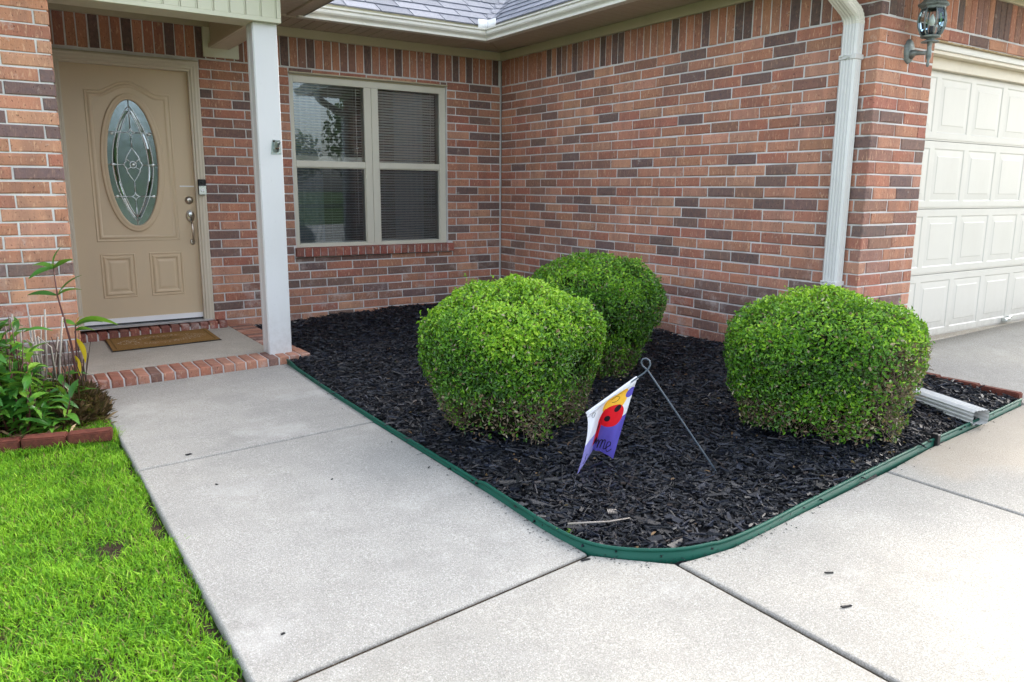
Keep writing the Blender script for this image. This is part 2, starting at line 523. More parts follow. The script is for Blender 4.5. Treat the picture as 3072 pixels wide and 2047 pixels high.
def edging_mat():
    t = NT('green enamel edging'); p = t.pos()
    n = t.noise(t.mapping(p, (1,1,4)), 6.5, 6, .75)
    c = t.mix(t.noise(p, 6, 3), (.0025,.055,.036), (.005,.10,.066))
    c = t.mix(t.ramp(n, [(.665, 0), (.70, .85)]), c, (.085,.05,.03))
    return t.done(t.principled(c, .55, .3, normal=t.bump(n, .15, .002)))
M['edging'] = edging_mat()
def redbrick_paint():
    t = NT('red edging brick'); p = t.pos(); n = t.noise(p, 40, 5, .65)
    c = t.ramp(n, [(.3, (.075,.024,.017)), (.6, (.155,.045,.030)), (.8, (.25,.09,.06))])
    return t.done(t.principled(c, .75, .25, normal=t.bump(n, .5, .004)))
M['redbrick'] = redbrick_paint()
M['polemetal'] = paint('blue grey pole', (.055,.075,.10), .35, .1, .05, 80, .1, (.12,.07,.04), .6)

def shingle_mat():
    t = NT('asphalt shingle'); p = t.pos()
    rv = t.n('ShaderNodeObjectInfo').outputs['Random']
    g = t.noise(p, 420, 2, .7)
    c = t.ramp(rv, [(0, (.17,.185,.22)), (.5, (.225,.24,.285)), (1, (.28,.295,.34))])
    c = t.mix(t.ramp(g, [(.35, .55), (.65, 0)]), c, (.06,.065,.075))
    c = t.mix(t.ramp(g, [(.6, 0), (.8, .5)]), c, (.5,.52,.56))
    return t.done(t.principled(c, .9, .2, normal=t.bump(g, .5, .003)))
M['shingle'] = shingle_mat()

# ------------------------------------------------------------------ heights of the ground
def base(x):
    return 0.023*(min(max(x, -8.0), 6.0)+3.4)
def drive_z(x, y):
    k = 0.0
    if x > .2: k = .10*min(max((y+5.0)/1.0, 0), 1)
    return base(x)+k
def mulch_z(x, y):
    n = .010*math.sin(3.1*x+1.3*y)+.008*math.sin(5.3*y-2.2*x)+.006*math.sin(9*x+7*y)
    e = min(1.0, max(0.0, (x+2.86)/.5), max(0.0, (y+5.24)/.5))
    return base(x)+.012+.022*e+n*e

# ------------------------------------------------------------------ the setting: ground, walk, drive
mb = MB()
xs = [-300,-60,-20,-8,-6,-5,-4.03,-2.9,-2,-1,0,1,2.5,6,20,60,300]
ys = [-300,-60,-25,-12,-8,-6,-5,-4,-3,-2,0,3,15,60,300]
vid = {}
for i, x in enumerate(xs):
    for j, y in enumerate(ys):
        vid[i,j] = len(mb.v); mb.v.append((x, y, base(x)-.035))
for i in range(len(xs)-1):
    for j in range(len(ys)-1):
        mb.face([vid[i,j], vid[i+1,j], vid[i+1,j+1], vid[i,j+1]])
ground = mb.build('ground', M['ground'])
tag(ground, kind='structure')

def slab(name, pts, zf, mat, parent, thick=.09, bev=.010, loc=None):
    """concrete panel with rounded top edges; pts counter-clockwise"""
    bm = bmesh.new()
    top = [bm.verts.new((x, y, zf(x, y))) for x, y in pts]
    fc = bm.faces.new(top)
    ret = bmesh.ops.extrude_face_region(bm, geom=[fc])
    for v in ret['geom']:
        if isinstance(v, bmesh.types.BMVert): v.co.z -= thick
    bm.normal_update()
    te = [e for e in bm.edges if all(v in top for v in e.verts)]
    bmesh.ops.recalc_face_normals(bm, faces=bm.faces)
    bmesh.ops.bevel(bm, geom=te, offset=bev, segments=3, affect='EDGES', profile=.5)
    me = bpy.data.meshes.new(name); bm.to_mesh(me); bm.free()
    return link(name, me, mat, parent)

G = .005
walkway = empty('walkway'); tag(walkway, kind='structure')
bz = lambda x, y: base(x)
slab('concrete_panel', [(-4.005,-3.211),(-2.846,-3.159),(-2.785,-1.545),(-4.005,-1.545)], bz, M['walk'], walkway)
slab('concrete_panel', [(-4.012,-5.089),(-2.868,-4.982),(-2.85,-3.175),(-4.005,-3.227)], bz, M['walk'], walkway)
mb = MB()
for (ax, ay, bx, by, w) in [(-4.0,-3.2185,-2.85,-3.1665,.012),(-4.01,-5.0975,-2.87,-4.9905,.014),(-2.67,-5.21,-2.693,-9,.014),(-1.338,-5.14,-1.393,-9,.014),(.213,-5.0,.17,-9,.014)]:
    d_ = Vector((bx-ax, by-ay)).normalized(); nx_, ny_ = -d_.y*w, d_.x*w
    mb.poly([(ax+nx_,ay+ny_,base(ax)-.012),(ax-nx_,ay-ny_,base(ax)-.012),(bx-nx_,by-ny_,base(bx)-.012),(bx+nx_,by+ny_,base(bx)-.012)])
mb.build('joint_grit', M['soil'], walkway)
driveway = empty('driveway'); tag(driveway, kind='structure')
slab('concrete_panel', [(-4.6,-9.0),(-2.70,-9.0),(-2.677,-5.206),(-2.80,-5.075),(-2.866,-4.999),(-4.012,-5.106)], bz, M['drive'], driveway)
slab('concrete_panel', [(-2.685,-9.0),(-1.40,-9.0),(-1.345,-5.139),(-1.96,-5.192),(-2.43,-5.236),(-2.58,-5.222),(-2.66,-5.21)], bz, M['drive'], driveway)
slab('concrete_panel', [(-1.387,-9.0),(.16,-9.0),(.21,-5.0),(-.34,-5.045),(-.91,-5.085),(-1.332,-5.138)], bz, M['drive'], driveway)
# panel in front of the garage, ramping up to the lip
mb = MB(); gx = [.222,.24,.6,1.2,2.5,4,6]; gy = [-9,-5.0,-4.75,-4.5,-4.2,-4.045]
vid = {}
for i, x in enumerate(gx):
    for j, y in enumerate(gy):
        vid[i,j] = len(mb.v); mb.v.append((x if not (i == 0 and j == 0) else .175, y, drive_z(max(x, .25), y)))
for i in range(len(gx)-1):
    for j in range(len(gy)-1):
        mb.face([vid[i,j], vid[i+1,j], vid[i+1,j+1], vid[i,j+1]], True)
pn = mb.build('concrete_panel', M['drive'], driveway)
sm = pn.modifiers.new('thick', 'SOLIDIFY'); sm.thickness = .09; sm.offset = -1
slab('concrete_panel', [(-4.6,-16),(-2.72,-16),(-2.70,-9.012),(-4.6,-9.012)], bz, M['drive'], driveway)
slab('concrete_panel', [(-2.70,-16),(6,-16),(6,-9.012),(-2.685,-9.012)], bz, M['drive'], driveway)
# raised lip at the garage threshold
mb = MB()
mb.bbox(.6, 6.0, -4.035, -3.80, .08, .205, .008)
mb.build('garage_lip', M['apron'], driveway)
mb = MB(); mb.box(-120, 120, -24, -17, -.04, base(-3)-.02)
tag(mb.build('road', M['asphalt']), kind='structure')

# ------------------------------------------------------------------ brick house
house = empty('brick_house', (-2, 0, 0))
tag(house, 'single storey red brick house with tan front door, porch and attached garage', 'house')
HI = Matrix.Translation((2, 0, 0))

def part(o, parent=house):
    """parent keeping world coordinates"""
    o.parent = parent
    o.matrix_parent_inverse = parent.matrix_world.inverted() if parent.matrix_world != Matrix() else Matrix()
    return o
house.matrix_basis = Matrix()      # parts are modelled in world coordinates

CH, BH, JT, BL = .0762, .0662, .0100, .2440
ZT = 2.25
PAL = [((.43,.20,.128), 30), ((.49,.25,.165), 18), ((.37,.15,.103), 22), ((.27,.14,.105), 14), ((.135,.098,.092), 10), ((.175,.115,.10), 9)]
def brick_col(q, pal=PAL):
    tot = sum(w for _, w in pal); a = q.random()*tot
    for c, w in pal:
        a -= w
        if a <= 0: break
    k = 1+q.uniform(-.13, .13)
    return tuple(min(1, x*k*(1+q.uniform(-.04, .04))) for x in c)

def brick_verts(L, H, D, q, b=.0042, j=.0021):
    o = [(0,0),(L,0),(L,H),(0,H)]
    jit = [(q.uniform(-j, j), q.uniform(-j, j)) for _ in range(4)]
    bb = [b*q.uniform(.6, 1.5) for _ in range(4)]
    sx = (1,-1,-1,1); sz = (1,1,-1,-1)
    bb = [x*(3.2 if q.random() < .10 else 1) for x in bb]
    V = [(o[i][0]+jit[i][0]+sx[i]*bb[i], -q.uniform(0, .0012), o[i][1]+jit[i][1]+sz[i]*bb[i]) for i in range(4)]
    V += [(o[i][0]+jit[i][0], b*.9, o[i][1]+jit[i][1]) for i in range(4)]
    V += [(o[i][0], D, o[i][1]) for i in range(4)]
    return V
BRF = [(0,1,2,3)] + [(4+i, 4+(i+1)%4, (i+1)%4, i) for i in range(4)] + [(8+i, 8+(i+1)%4, 4+(i+1)%4, 4+i) for i in range(4)]
_bcache = {}
def brick_mesh(L, H, D=.05):
    key = (round(L, 3), round(H, 3), D, rng.randrange(6))
    if key not in _bcache:
        me = bpy.data.meshes.new('brick')
        me.from_pydata(brick_verts(key[0], key[1], D, rng), [], BRF)
        me.materials.append(M['brick'])
        _bcache[key] = me
    return _bcache[key]

def lay(bricks, parent, origin, rz, limit=300, name='brick', jitter=.0018):
    """bricks: list of (u, z, L, H, col); nearest ones become objects, the rest one joined part"""
    ca, sa = math.cos(rz), math.sin(rz)
    def wpos(u_, z_): return (origin[0]+ca*u_, origin[1]+sa*u_, z_)
    bricks = sorted(bricks, key=lambda b: (Vector(wpos(b[0]+b[2]/2, b[1]))-CAM_POS).length / math.sqrt(b[2]*b[3]))
    for (u_, z_, L, H, col) in bricks[:limit]:
        o = link(name, brick_mesh(L, H), None, parent)
        nx = rng.uniform(-jitter, jitter)
        o.location = (origin[0]+ca*u_ - sa*nx, origin[1]+sa*u_ + ca*nx, z_+rng.uniform(-.001, .001))
        o.rotation_euler = (rng.uniform(-.004,.004), rng.uniform(-.0035,.0035), rz+rng.uniform(-.004,.004))
        o.color = (*col, 1)
    rest = bricks[limit:]
    if rest:
        V, F, A = [], [], []
        for (u_, z_, L, H, col) in rest:
            n = len(V)
            for (x, y, z) in brick_verts(L, H, .05, rng):
                y += 0
                V.append((origin[0]+ca*(u_+x)-sa*y, origin[1]+sa*(u_+x)+ca*y, z_+z))
            F += [tuple(n+i for i in q) for q in BRF]; A += [(*col, 1)]*len(BRF)
        me = fast_mesh(name, V, F, {'bcol': A}, M['brick_j'])
        o = link(name+'_courses', me, None, parent)
        o['kind'] = 'stuff'

def run(u0, u1, z0, z1, first, corner=None, last_flush=True):
    """one course between u0 and u1, starting with a brick of length `first`"""
    out = []; u_ = u0; L = first
    while u_ < u1-.015:
        e = min(u_+L, u1)
        if u1-e < .03: e = u1
        out.append((u_, z0, e-u_, z1-z0, brick_col(rng)))
        u_ = e+JT; L = BL
    return out

def courses(segfun, n0, n1):
    out = []
    for n in range(n0, n1):
        z1 = ZT-CH*n-.005; z0 = z1-BH
        out += segfun(n, z0, z1)
    return out

def soldiers(u0, u1, z0=2.2585, H=.2385):
    out = []; u_ = u0
    while u_ < u1-.02:
        L = min(BH, u1-u_)
        out.append((u_, z0, L, H, brick_col(rng, [((.42,.195,.12), 40), ((.36,.155,.10), 25), ((.10,.074,.070), 22), ((.24,.13,.10), 13)])))
        u_ += L+JT
    return out

# back wall (front door and window), facing -y, brick face at y=0
DX0, DX1, DZ1 = -3.975, -2.912, 2.227
WX0, WX1, WZ0, WZ1 = -2.168, -.626, .702, 2.208
ZB = .03
mb = MB(); mt = .0055
mb.box(-4.20, DX0, mt, .14, ZB, 2.6); mb.box(DX0, DX1, mt, .14, DZ1, 2.6); mb.box(DX1, WX0, mt, .14, ZB, 2.6)
mb.box(WX0, WX1, mt, .14, WZ1, 2.6); mb.box(WX0, WX1, mt, .14, ZB, WZ0-.02); mb.box(WX1, .0074, mt, .14, ZB, 2.6)
wall_back = mb.build('wall', M['mortar'], house)
wall_back['label'] = 'brick wall with the front door and the twin window'
def back_rows(n, z0, z1):
    out = []
    odd = n % 2
    def seg(a, b, first, zz0=z0, zz1=z1):
        if b-a > .02 and zz1-zz0 > .015: out.extend(run(a, b, zz0, zz1, first))
    if z0 > DZ1-.06:            # above door and window
        seg(-4.05, DX0-JT, .12); seg(DX0+.0, DX1, BL-.03, DZ1+.006, z1); seg(DX1+JT, WX0-JT, .09 if odd else BL)
        seg(WX0, WX1, .2, WZ1+.006, z1); seg(WX1+JT, -.012, .09 if odd else BL)
    else:
        seg(-4.05, DX0-.004, .07)
        if z1 > WZ0+.02:
            seg(DX1+.004, WX0-.006, .09 if odd else BL); seg(WX1+.006, -.012, .09 if odd else BL)
        elif z1 > .66:
            seg(DX1+.004, -2.192, .09 if odd else BL); seg(-.57, -.012, .15)
        elif z1 > .615:
            seg(DX1+.004, -2.192, .09 if odd else BL); seg(-2.18, -.575, .17, z0, .619); seg(-.565, -.012, .15)
        else: seg(DX1+.004, -.012, .09 if odd else BL)
    return out
lay(courses(back_rows, 0, 29), wall_back, (0, 0, 0), 0.0)
lay(soldiers(-4.06, -.014), wall_back, (0, 0, 0), 0.0, name='soldier_brick')

# garage side wall, facing -x, brick face at x=0; u runs towards the viewer
SL = 4.079
mb = MB(); mb.box(mt, .14, -SL+mt+.0006, -.0072, ZB, 2.6)
wall_side = mb.build('wall', M['mortar'], house)
wall_side['label'] = 'long brick wall along the garage side of the bed'
corner_col = {}
def side_rows(n, z0, z1):
    odd = n % 2
    cc = brick_col(rng); corner_col[n] = cc
    first = BL if odd else .070
    out = []; e = SL-.003; L = first; k = 0
    while e > .012:
        s = max(e-L, .012)
        if s-.012 < .03: s = .012
        out.append((s, z0, e-s, z1-z0, cc if k == 0 else brick_col(rng)))
        e = s-JT; L = BL; k += 1
    return out
def side_top(n, z0, z1):
    corner_col[n] = brick_col(rng)
    L = BL if n % 2 else .17
    return [(SL-.003-L, z0, L, z1-z0, corner_col[n])]
lay(courses(side_rows, 0, 29)+courses(side_top, -3, 0), wall_side, (0, 0, 0), -math.pi/2)
lay(soldiers(.012, SL-.003-BL-JT), wall_side, (0, 0, 0), -math.pi/2, name='soldier_brick')

# garage front wall, facing -y, brick face at y=-SL
GX0, GX1, GZ1 = .600, 5.50, 2.165
mb = MB()
mb.box(mt+.001, GX0, -SL+mt, -SL+.14, ZB, 2.6); mb.box(GX0, GX1, -SL+mt, -SL+.14, GZ1, 2.6); mb.box(GX1, 6.2, -SL+mt, -SL+.14, ZB, 2.6)
wall_front = mb.build('wall', M['mortar'], house)
wall_front['label'] = 'brick pier and header around the garage door'
def front_rows(n, z0, z1):
    odd = n % 2; out = []
    end = GX0-.002 if z0 < GZ1 else 4.2
    out = run(.0, end, z0 if z0 > GZ1 or end < 1 else z0, z1, .070 if odd else BL)
    if out:
        out[0] = (*out[0][:4], corner_col.get(n, out[0][4]))
    return out
def front_top(n, z0, z1): return [(0, z0, .070, z1-z0, corner_col[n])]
lay(courses(front_rows, 0, 28)+courses(front_top, -3, 0), wall_front, (0, -SL, 0), 0.0)
lay(soldiers(.070+JT, 4.2), wall_front, (0, -SL, 0), 0.0, name='soldier_brick')
# return of the pier into the garage opening
mb = MB(); mb.box(GX0-.001, GX0+.004, -SL+.01, -SL+.13, ZB, GZ1); mb.build('pier_return', M['mortar'], house)

# wall left of the porch, facing -y at y=-1.70
LX1, LY = -4.060, -1.70
mb = MB(); mb.box(-8.0, LX1-.0075, LY+mt, LY+.14, -.05, 2.6); mb.box(LX1-.14, LX1-.0076, LY+.14, .1, -.05, 2.6)
wall_left = mb.build('wall', M['mortar'], house)
wall_left['label'] = 'brick wall at the left of the porch behind the leafy plant'
def left_rows(n, z0, z1):
    odd = n % 2; out = []; e = LX1; L = .070 if odd else BL
    while e > -6.2:
        out.append((e-L, z0, L, z1-z0, brick_col(rng, [((.46,.215,.13), 34), ((.52,.26,.165), 24), ((.38,.155,.10), 14), ((.15,.108,.104), 22)])))
        e -= L+JT; L = BL
    return out
lay(courses(left_rows, 0, 30), wall_left, (0, LY, 0), 0.0, 200)
def left_ret(n, z0, z1):
    return run(.003, 1.68, z0, z1, BL if n % 2 else .07)
lay(courses(left_ret, 0, 29), wall_left, (LX1, LY, 0), math.pi/2, 0)
# other outer walls that close the house
mb = MB()
mb.box(6.2, 6.34, -SL, 9, -.05, 2.6); mb.box(-8.0, 6.34, 9, 9.14, -.05, 2.6); mb.box(-8.14, -8, LY, 9, -.05, 2.6); mb.box(.14, 6.2, 1.5, 1.6, -.05, 2.6)
mb.build('outer_wall', M['mortar'], house)
mb = MB(); mb.box(-8, 6.2, .03, 9, 2.6, 2.66); mb.box(.02, 6.2, -SL+.05, .03, 2.601, 2.659); mb.box(-8, -4.1, LY+.05, .03, 2.6015, 2.6585)
mb.build('attic_floor', M['roomwall'], house)

# ---- frieze boards, soffits, fascia
mb = MB()
mb.bbox(-4.06, -.018, -.020, .03, 2.497, 2.572, .003)
mb.bbox(-.020, .03, -4.10, .001, 2.4975, 2.5725, .003)
mb.bbox(.0305, 6.2, -4.100, -4.05, 2.497, 2.573, .003)
mb.build('frieze_board', M['frieze'], house)
mb = MB(); mb.bbox(-8, -4.05, -1.722, -1.69, 2.235, 2.36, .003)
mb.build('frieze_board', M['siding'], house)
soff = MB(); soff.box(-2.7, .03, -.50, .03, 2.583, 2.60); soff.box(-.47, .03, -4.55, -.50, 2.5832, 2.60); soff.box(-.47, 6.2, -4.56, -4.08, 2.5834, 2.60)
soffit = soff.build('soffit', M['soffit'], house)
def board(x0, x1, y0, y1, z, parent, mat, name='soffit_board', t_=.009):
    mb = MB(); mb.bbox(x0, x1, y0, y1, z, z+t_, .0022); return mb.build(name, mat, parent, recalc=False)
BW = .101
x = -2.66
while x < -.47:
    board(x, min(x+BW-.005, -.47), -.452, -.005, 2.5735, soffit, M['soffit']); x += BW
y = -.48
while y > -4.07:
    board(-.425, -.005, max(y-BW+.005, -4.08), y, 2.5735, soffit, M['soffit']); y -= BW
x = 0.0
while x < 3.2:
    board(x, x+BW-.005, -4.52, -4.105, 2.5735, soffit, M['soffit']); x += BW
mb = MB()      # mitre strip at the inner corner and fascia lips
mb.prism([(-.01,-.01,2.570),(-.03,-.005,2.570),(-.46,-.435,2.570),(-.44,-.46,2.570)], (0,0,.006))
mb.box(-2.7, -.45, -.475, -.452, 2.560, 2.60); mb.box(-.45, -.427, -4.56, -.452, 2.5602, 2.60); mb.box(-.427, 6.2, -4.56, -4.535, 2.5604, 2.60)
mb.build('fascia_lip', M['soffit'], house)
mb = MB()
mb.box(-2.7, -.455, -.49, -.472, 2.585, 2.705); mb.box(-.455, -.438, -4.56, -.472, 2.5852, 2.705); mb.box(-.46, 6.2, -4.575, -4.558, 2.585, 2.705)
mb.build('fascia_board', M['siding'], house)

# ---- gutters (K profile)
def gutter_profile():
    # (out, up) from the back bottom edge
    return [(0,0),(.056,0),(.062,.002),(.062,.013),(.053,.016),(.054,.023),(.064,.034),(.078,.044),(.085,.056),(.085,.072),(.078,.079),(.077,.085),(.092,.087),(.092,.098),(.072,.098),(.072,.088)]
prof = gutter_profile()
Z0 = 2.555
a0 = [(-2.25, -.492-o, Z0+z) for o, z in prof]
a1 = [(-.457-o, -.492-o, Z0+z) for o, z in prof]
a2 = [(-.457-o, -4.60, Z0+z) for o, z in prof]
def strip(mb, A, B):
    n = len(mb.v); k = len(A); mb.v += A+B
    for i in range(k-1): mb.face([n+i, n+i+1, n+k+i+1, n+k+i], True)
def gut(A, B, name):
    mb = MB(); strip(mb, A, B)
    mb.s = [False]*len(mb.s)
    o = mb.build(name, M['gutter'], house)
    s = o.modifiers.new('t', 'SOLIDIFY'); s.thickness = .0025; s.offset = 0
    return o
g1 = gut(a0, a1, 'gutter'); g1['label'] = 'almond gutter above the window'
g2 = gut(a1, a2, 'gutter'); g2['label'] = 'almond gutter along the garage wall'
mb = MB()   # mitre joint and end cap
c0 = [(p[0]+.02, p[1]-.003, p[2]) for p in a1]; c1 = [(p[0]-.0025, p[1]-.0025, p[2]-.001) for p in a1]; c2 = [(p[0]-.003, p[1]+.0-.02, p[2]) for p in a1]
cL = [(p[0]-.022, p[1]-.003, p[2]-.0005) for p in a1]
strip(mb, cL, c1); strip(mb, c1, c2)
mb.build('mitre_strip', M['gutter'], g1)
mb = MB(); mb.prism([(-2.252, -.492-o, Z0+z) for o, z in prof[:14]]+[(-2.252,-.492,Z0+.098)], (-.003,0,0)); mb.build('end_cap', M['gutter'], g1)
mb = MB()   # white splash guard in the inner corner
pl = []
for i in range(13):
    t_ = i/12
    if t_ < .42: p = (-.61+ (.105)*(t_/.42), -.562)
    elif t_ < .58:
        a = (t_-.42)/.16*math.pi/2
        p = (-.505-.0+.0+.0 + .0 - .035*(0) + 0 - 0, 0)
        p = (-.505-.022+.022*math.sin(a)+.0, -.562-.022+.022*math.cos(a)) if False else (-.505+.0-.022*(1-math.sin(a))*0 + .0 - 0, -.562)
        p = (-.527+.022*math.sin(a), -.584+.022*math.cos(a))
    else: p = (-.505, -.584-.10*((t_-.58)/.42))
    pl.append(p)
n = len(mb.v)
for (x, y) in pl: mb.v += [(x, y, 2.648), (x+.004, y+.004, 2.735)]
for i in range(len(pl)-1): mb.face([n+2*i, n+2*i+2, n+2*i+3, n+2*i+1], True)
so = mb.build('splash_guard', M['plastic_white'], house); s = so.modifiers.new('t', 'SOLIDIFY'); s.thickness = .003

# ---- roof with shingles
SLOPE = .68
def roof_y(y): return 2.705+SLOPE*(y+.50)       # main roof, rising to +y
def roof_x(x): return 2.705+SLOPE*(x+.465)      # garage roof, rising to +x
mb = MB()
mb.poly([(-9,-.50,2.693),(-.465,-.50,2.693),(5.0,4.965,2.693+SLOPE*5.465),(-9,4.965,2.693+SLOPE*5.465)])
mb.poly([(-.465,-4.60,2.693),(3.0,-1.135,2.693+SLOPE*3.465),(3.0,2.965,2.693+SLOPE*3.465),(-.465,-.50,2.693)])
mb.poly([(-.465,-4.60,2.693),(6.465,-4.60,2.693),(3.0,-1.135,2.693+SLOPE*3.465)])
mb.poly([(6.465,-4.60,2.693),(6.465,9,2.693),(3.0,9,2.693+SLOPE*3.465),(3.0,-1.135,2.693+SLOPE*3.465)])
mb.poly([(-9,4.965,2.693+SLOPE*5.465),(5.0,4.965,2.693+SLOPE*5.465),(6,9.4,2.693),(-9,9.4,2.693)])
# porch gable roof and left wing
mb.poly([(-2.20,-1.95,2.645),(-2.20,-.3,2.645),(-3.45,-.3,2.645+.625),(-3.45,-1.95,2.645+.625)])
mb.poly([(-3.45,-1.95,3.27),(-3.45,1.5,3.27),(-4.70,1.5,2.645),(-4.70,-1.95,2.645)])
mb.poly([(-8.5,-2.15,2.62),(-4.05,-2.15,2.62),(-4.05,1.0,4.0),(-8.5,1.0,4.0)])
roof = mb.build('roof', M['shingle'], house, recalc=False)
TAB, EXPO = .305, .143
_sh = []
for k in range(7):
    V = []; w = TAB-.009; h = EXPO*1.25
    j = [rng.uniform(-.004,.004) for _ in range(4)]
    x0, x1 = .003, w
    V = [(x0,0+j[0],.012),(x1,0+j[1],.013),(x1,h,.0015),(x0,h,.0015),(x0,j[0],.0005),(x1,j[1],.0005)]
    me = bpy.data.meshes.new('shingle'); me.from_pydata(V, [], [(0,1,2,3),(4,5,1,0),(5,2,1),(4,0,3)])
    me.materials.append(M['shingle']); _sh.append(me)
ang = math.atan(SLOPE); cs, sn = math.cos(ang), math.sin(ang)
NC = 15
for cidx in range(NC):
    s = cidx*EXPO-.012
    dy = s*cs; z = 2.6945+s*sn
    off = (.5*TAB if cidx % 2 else 0)+rng.uniform(-.02,.02)+(cidx % 3)*.05
    # main roof: local x -> +x, local y -> up slope (+y)
    x = -2.75+off-.3
    while x < -.465+dy-.02:
        o = link('shingle', _sh[rng.randrange(7)], None, roof, (x, -.50+dy, z), (ang, 0, 0))
        x += TAB
    # garage roof: local x -> -y, local y -> up slope (+x)
    if cidx < 13:
        y = -.50+dy-.02+rng.uniform(0, .1)
        while y > -4.2-(-dy):
            o = link('shingle', _sh[rng.randrange(7)], None, roof)
            o.matrix_basis = Matrix.Translation((-.465+dy, y, z)) @ Matrix.Rotation(-math.pi/2, 4, 'Z') @ Matrix.Rotation(ang, 4, 'X')
            y -= TAB
            if y < -3.2: break
# woven valley strip
mb = MB()
for i in range(14):
    d0, d1 = i*EXPO*cs, (i+1)*EXPO*cs
    z0, z1 = 2.712+i*EXPO*sn, 2.712+(i+1)*EXPO*sn-.004
    mb.poly([(-.465+d0-.05,-.50+d0+.0,z0+.004),(-.465+d0,-.50+d0,z0+.001),(-.465+d1,-.50+d1,z1),(-.465+d1-.09,-.50+d1+.02,z1+.006)])
    mb.poly([(-.465+d0,-.50+d0,z0+.001),(-.465+d0+.0,-.50+d0-.05,z0+.004),(-.465+d1+.02,-.50+d1-.09,z1+.006),(-.465+d1,-.50+d1,z1)])
mb.build('valley', M['shingle'], roof)

# ---- porch: floor, post, beams, gable, ceiling
mb = MB()
def pz(x): return base(x)+.050
n = len(mb.v)
for (x, y) in [(-4.06,-1.29),(-2.81,-1.29),(-2.81,.1),(-4.06,.1)]: mb.v.append((x, y, pz(x)))
for (x, y) in [(-4.06,-1.29),(-2.81,-1.29),(-2.81,.1),(-4.06,.1)]: mb.v.append((x, y, -.1))
for q in ((0,1,2,3),(0,4,5,1),(1,5,6,2),(2,6,7,3),(3,7,4,0)): mb.face([n+i for i in q])
porch = mb.build('porch_floor', M['porchslab'], house)
mb = MB()
mb.box(-4.05, -2.615, -1.526, -1.2902, -.1, .02); mb.box(-2.8098, -2.615, -1.2902, -.002, -.1, .022)
for i in range(2):
    n = len(mb.v)
    R0 = ((-4.05,-1.5255),(-2.618,-1.5255),(-2.618,-1.288),(-4.05,-1.288)) if i == 0 else ((-2.8105,-1.2885),(-2.618,-1.2885),(-2.618,-.003),(-2.8105,-.003))
    for (x, y) in R0: mb.v.append((x, y, pz(x)-.007))
    for (x, y) in R0: mb.v.append((x, y, 0))
    for q in ((0,1,2,3),(0,4,5,1),(1,5,6,2),(2,6,7,3),(3,7,4,0)): mb.face([n+k for k in q])
mb.build('mortar_bed', M['mortar'], porch)
def paver(x, y, w, L, rz, dark=False):
    """edge brick lying on the porch rim: w across, L along"""
    me = bpy.data.meshes.new('brick')
    bm = bmesh.new(); bmesh.ops.create_cube(bm, size=1)
    for v in bm.verts: v.co = Vector((v.co.x*w+rng.uniform(-.002,.002), v.co.y*L+rng.uniform(-.003,.003), v.co.z*.09-.045+rng.uniform(-.0015,.0015)))
    bmesh.ops.bevel(bm, geom=bm.edges[:], offset=.006, segments=1, affect='EDGES')
    bm.to_mesh(me); bm.free(); me.materials.append(M['brick'])
    o = link('brick', me, None, porch, (x, y, pz(x)+.001), (0, -.023, rz))
    o.color = (*brick_col(rng, [((.44,.20,.13), 30), ((.50,.26,.18), 20), ((.36,.15,.10), 20), ((.19,.11,.09), 20)]), 1)
x = -4.02
while x < -2.63:
    paver(x, -1.412, .0667, .245, 0); x += .0762
y = -1.25
while y > -2 and y < -.02:
    paver(-2.714, y, .0667, .19, math.pi/2); y += .0762
# rowlock step under the threshold
x = -3.965
while x < -2.86:
    w = .0667
    mb = MB(); mb.bbox(x, x+w, -.105+rng.uniform(-.003,.003), .03, pz(x)+.0005, pz(x)+.064, .005)
    o = mb.build('brick', M['brick'], porch, recalc=False); o.color = (*brick_col(rng, [((.24,.07,.055), 30), ((.29,.095,.07), 20), ((.19,.07,.058), 12)]), 1)
    x += .0762
mb = MB(); mb.box(-3.968, -2.862, -.098, .03, pz(-3.9)-.02, pz(-3.9)+.055); mb.build('mortar_bed', M['mortar'], porch)

mb = MB(); mb.bbox(-2.866, -2.706, -1.410, -1.250, .040, 2.31, .004)
mb.box(-2.8695, -2.866, -1.400, -1.372, .07, 2.30); mb.box(-2.8685, -2.866, -1.300, -1.282, .07, 2.30)
post = mb.build('porch_post', M['post'], house); post['label'] = 'square white porch post'
mb = MB(); mb.bbox(-4.1, -2.705, -1.445, -1.215, 2.31, 2.72, .003); beam = mb.build('porch_beam', M['siding'], house)
mb = MB(); mb.bbox(-4.1, -2.69, -1.462, -1.4455, 2.306, 2.335, .002); mb.bbox(-2.718, -2.69, -1.4618, -1.20, 2.3355, 2.80, .002)
mb.bbox(-2.705, -2.691, -1.445, -1.2, 2.3062, 2.335, .002)
mb.build('beam_trim', M['siding'], beam)
x = -2.722
while x > -4.1:
    mb = MB()
    mb.bbox(x-.0935, x, -1.453, -1.4455, 2.3355, 3.0, .0025)
    mb.bbox(x-.006, x+.0005, -1.459, -1.4535, 2.3356, 3.0, .0015)
    mb.build('siding_board', M['siding'], beam, recalc=False); x -= .100
mb = MB(); mb.poly([(-2.69,-1.444,2.72),(-3.45,-1.444,3.25),(-4.2,-1.444,2.72)]); mb.build('gable_wall', M['siding'], house)
mb = MB()
mb.bbox(-2.812, -2.68, -1.214, -.021, 2.335, 2.585, .003)
mb.bbox(-2.83, -2.8125, -1.214, -.021, 2.335, 2.372, .002); mb.bbox(-2.6795, -2.665, -1.214, -.021, 2.335, 2.372, .002)
mb.build('porch_beam', M['trim'], house)
mb = MB(); mb.bbox(-2.872, -2.590, -.038, -.0205, 2.267, 2.496, .003); mb.build('beam_pad', M['siding'], house)
mb = MB(); mb.box(-4.06, -2.8125, -1.214, .0, 2.578, 2.595); ceil = mb.build('porch_ceiling', M['soffit'], house)
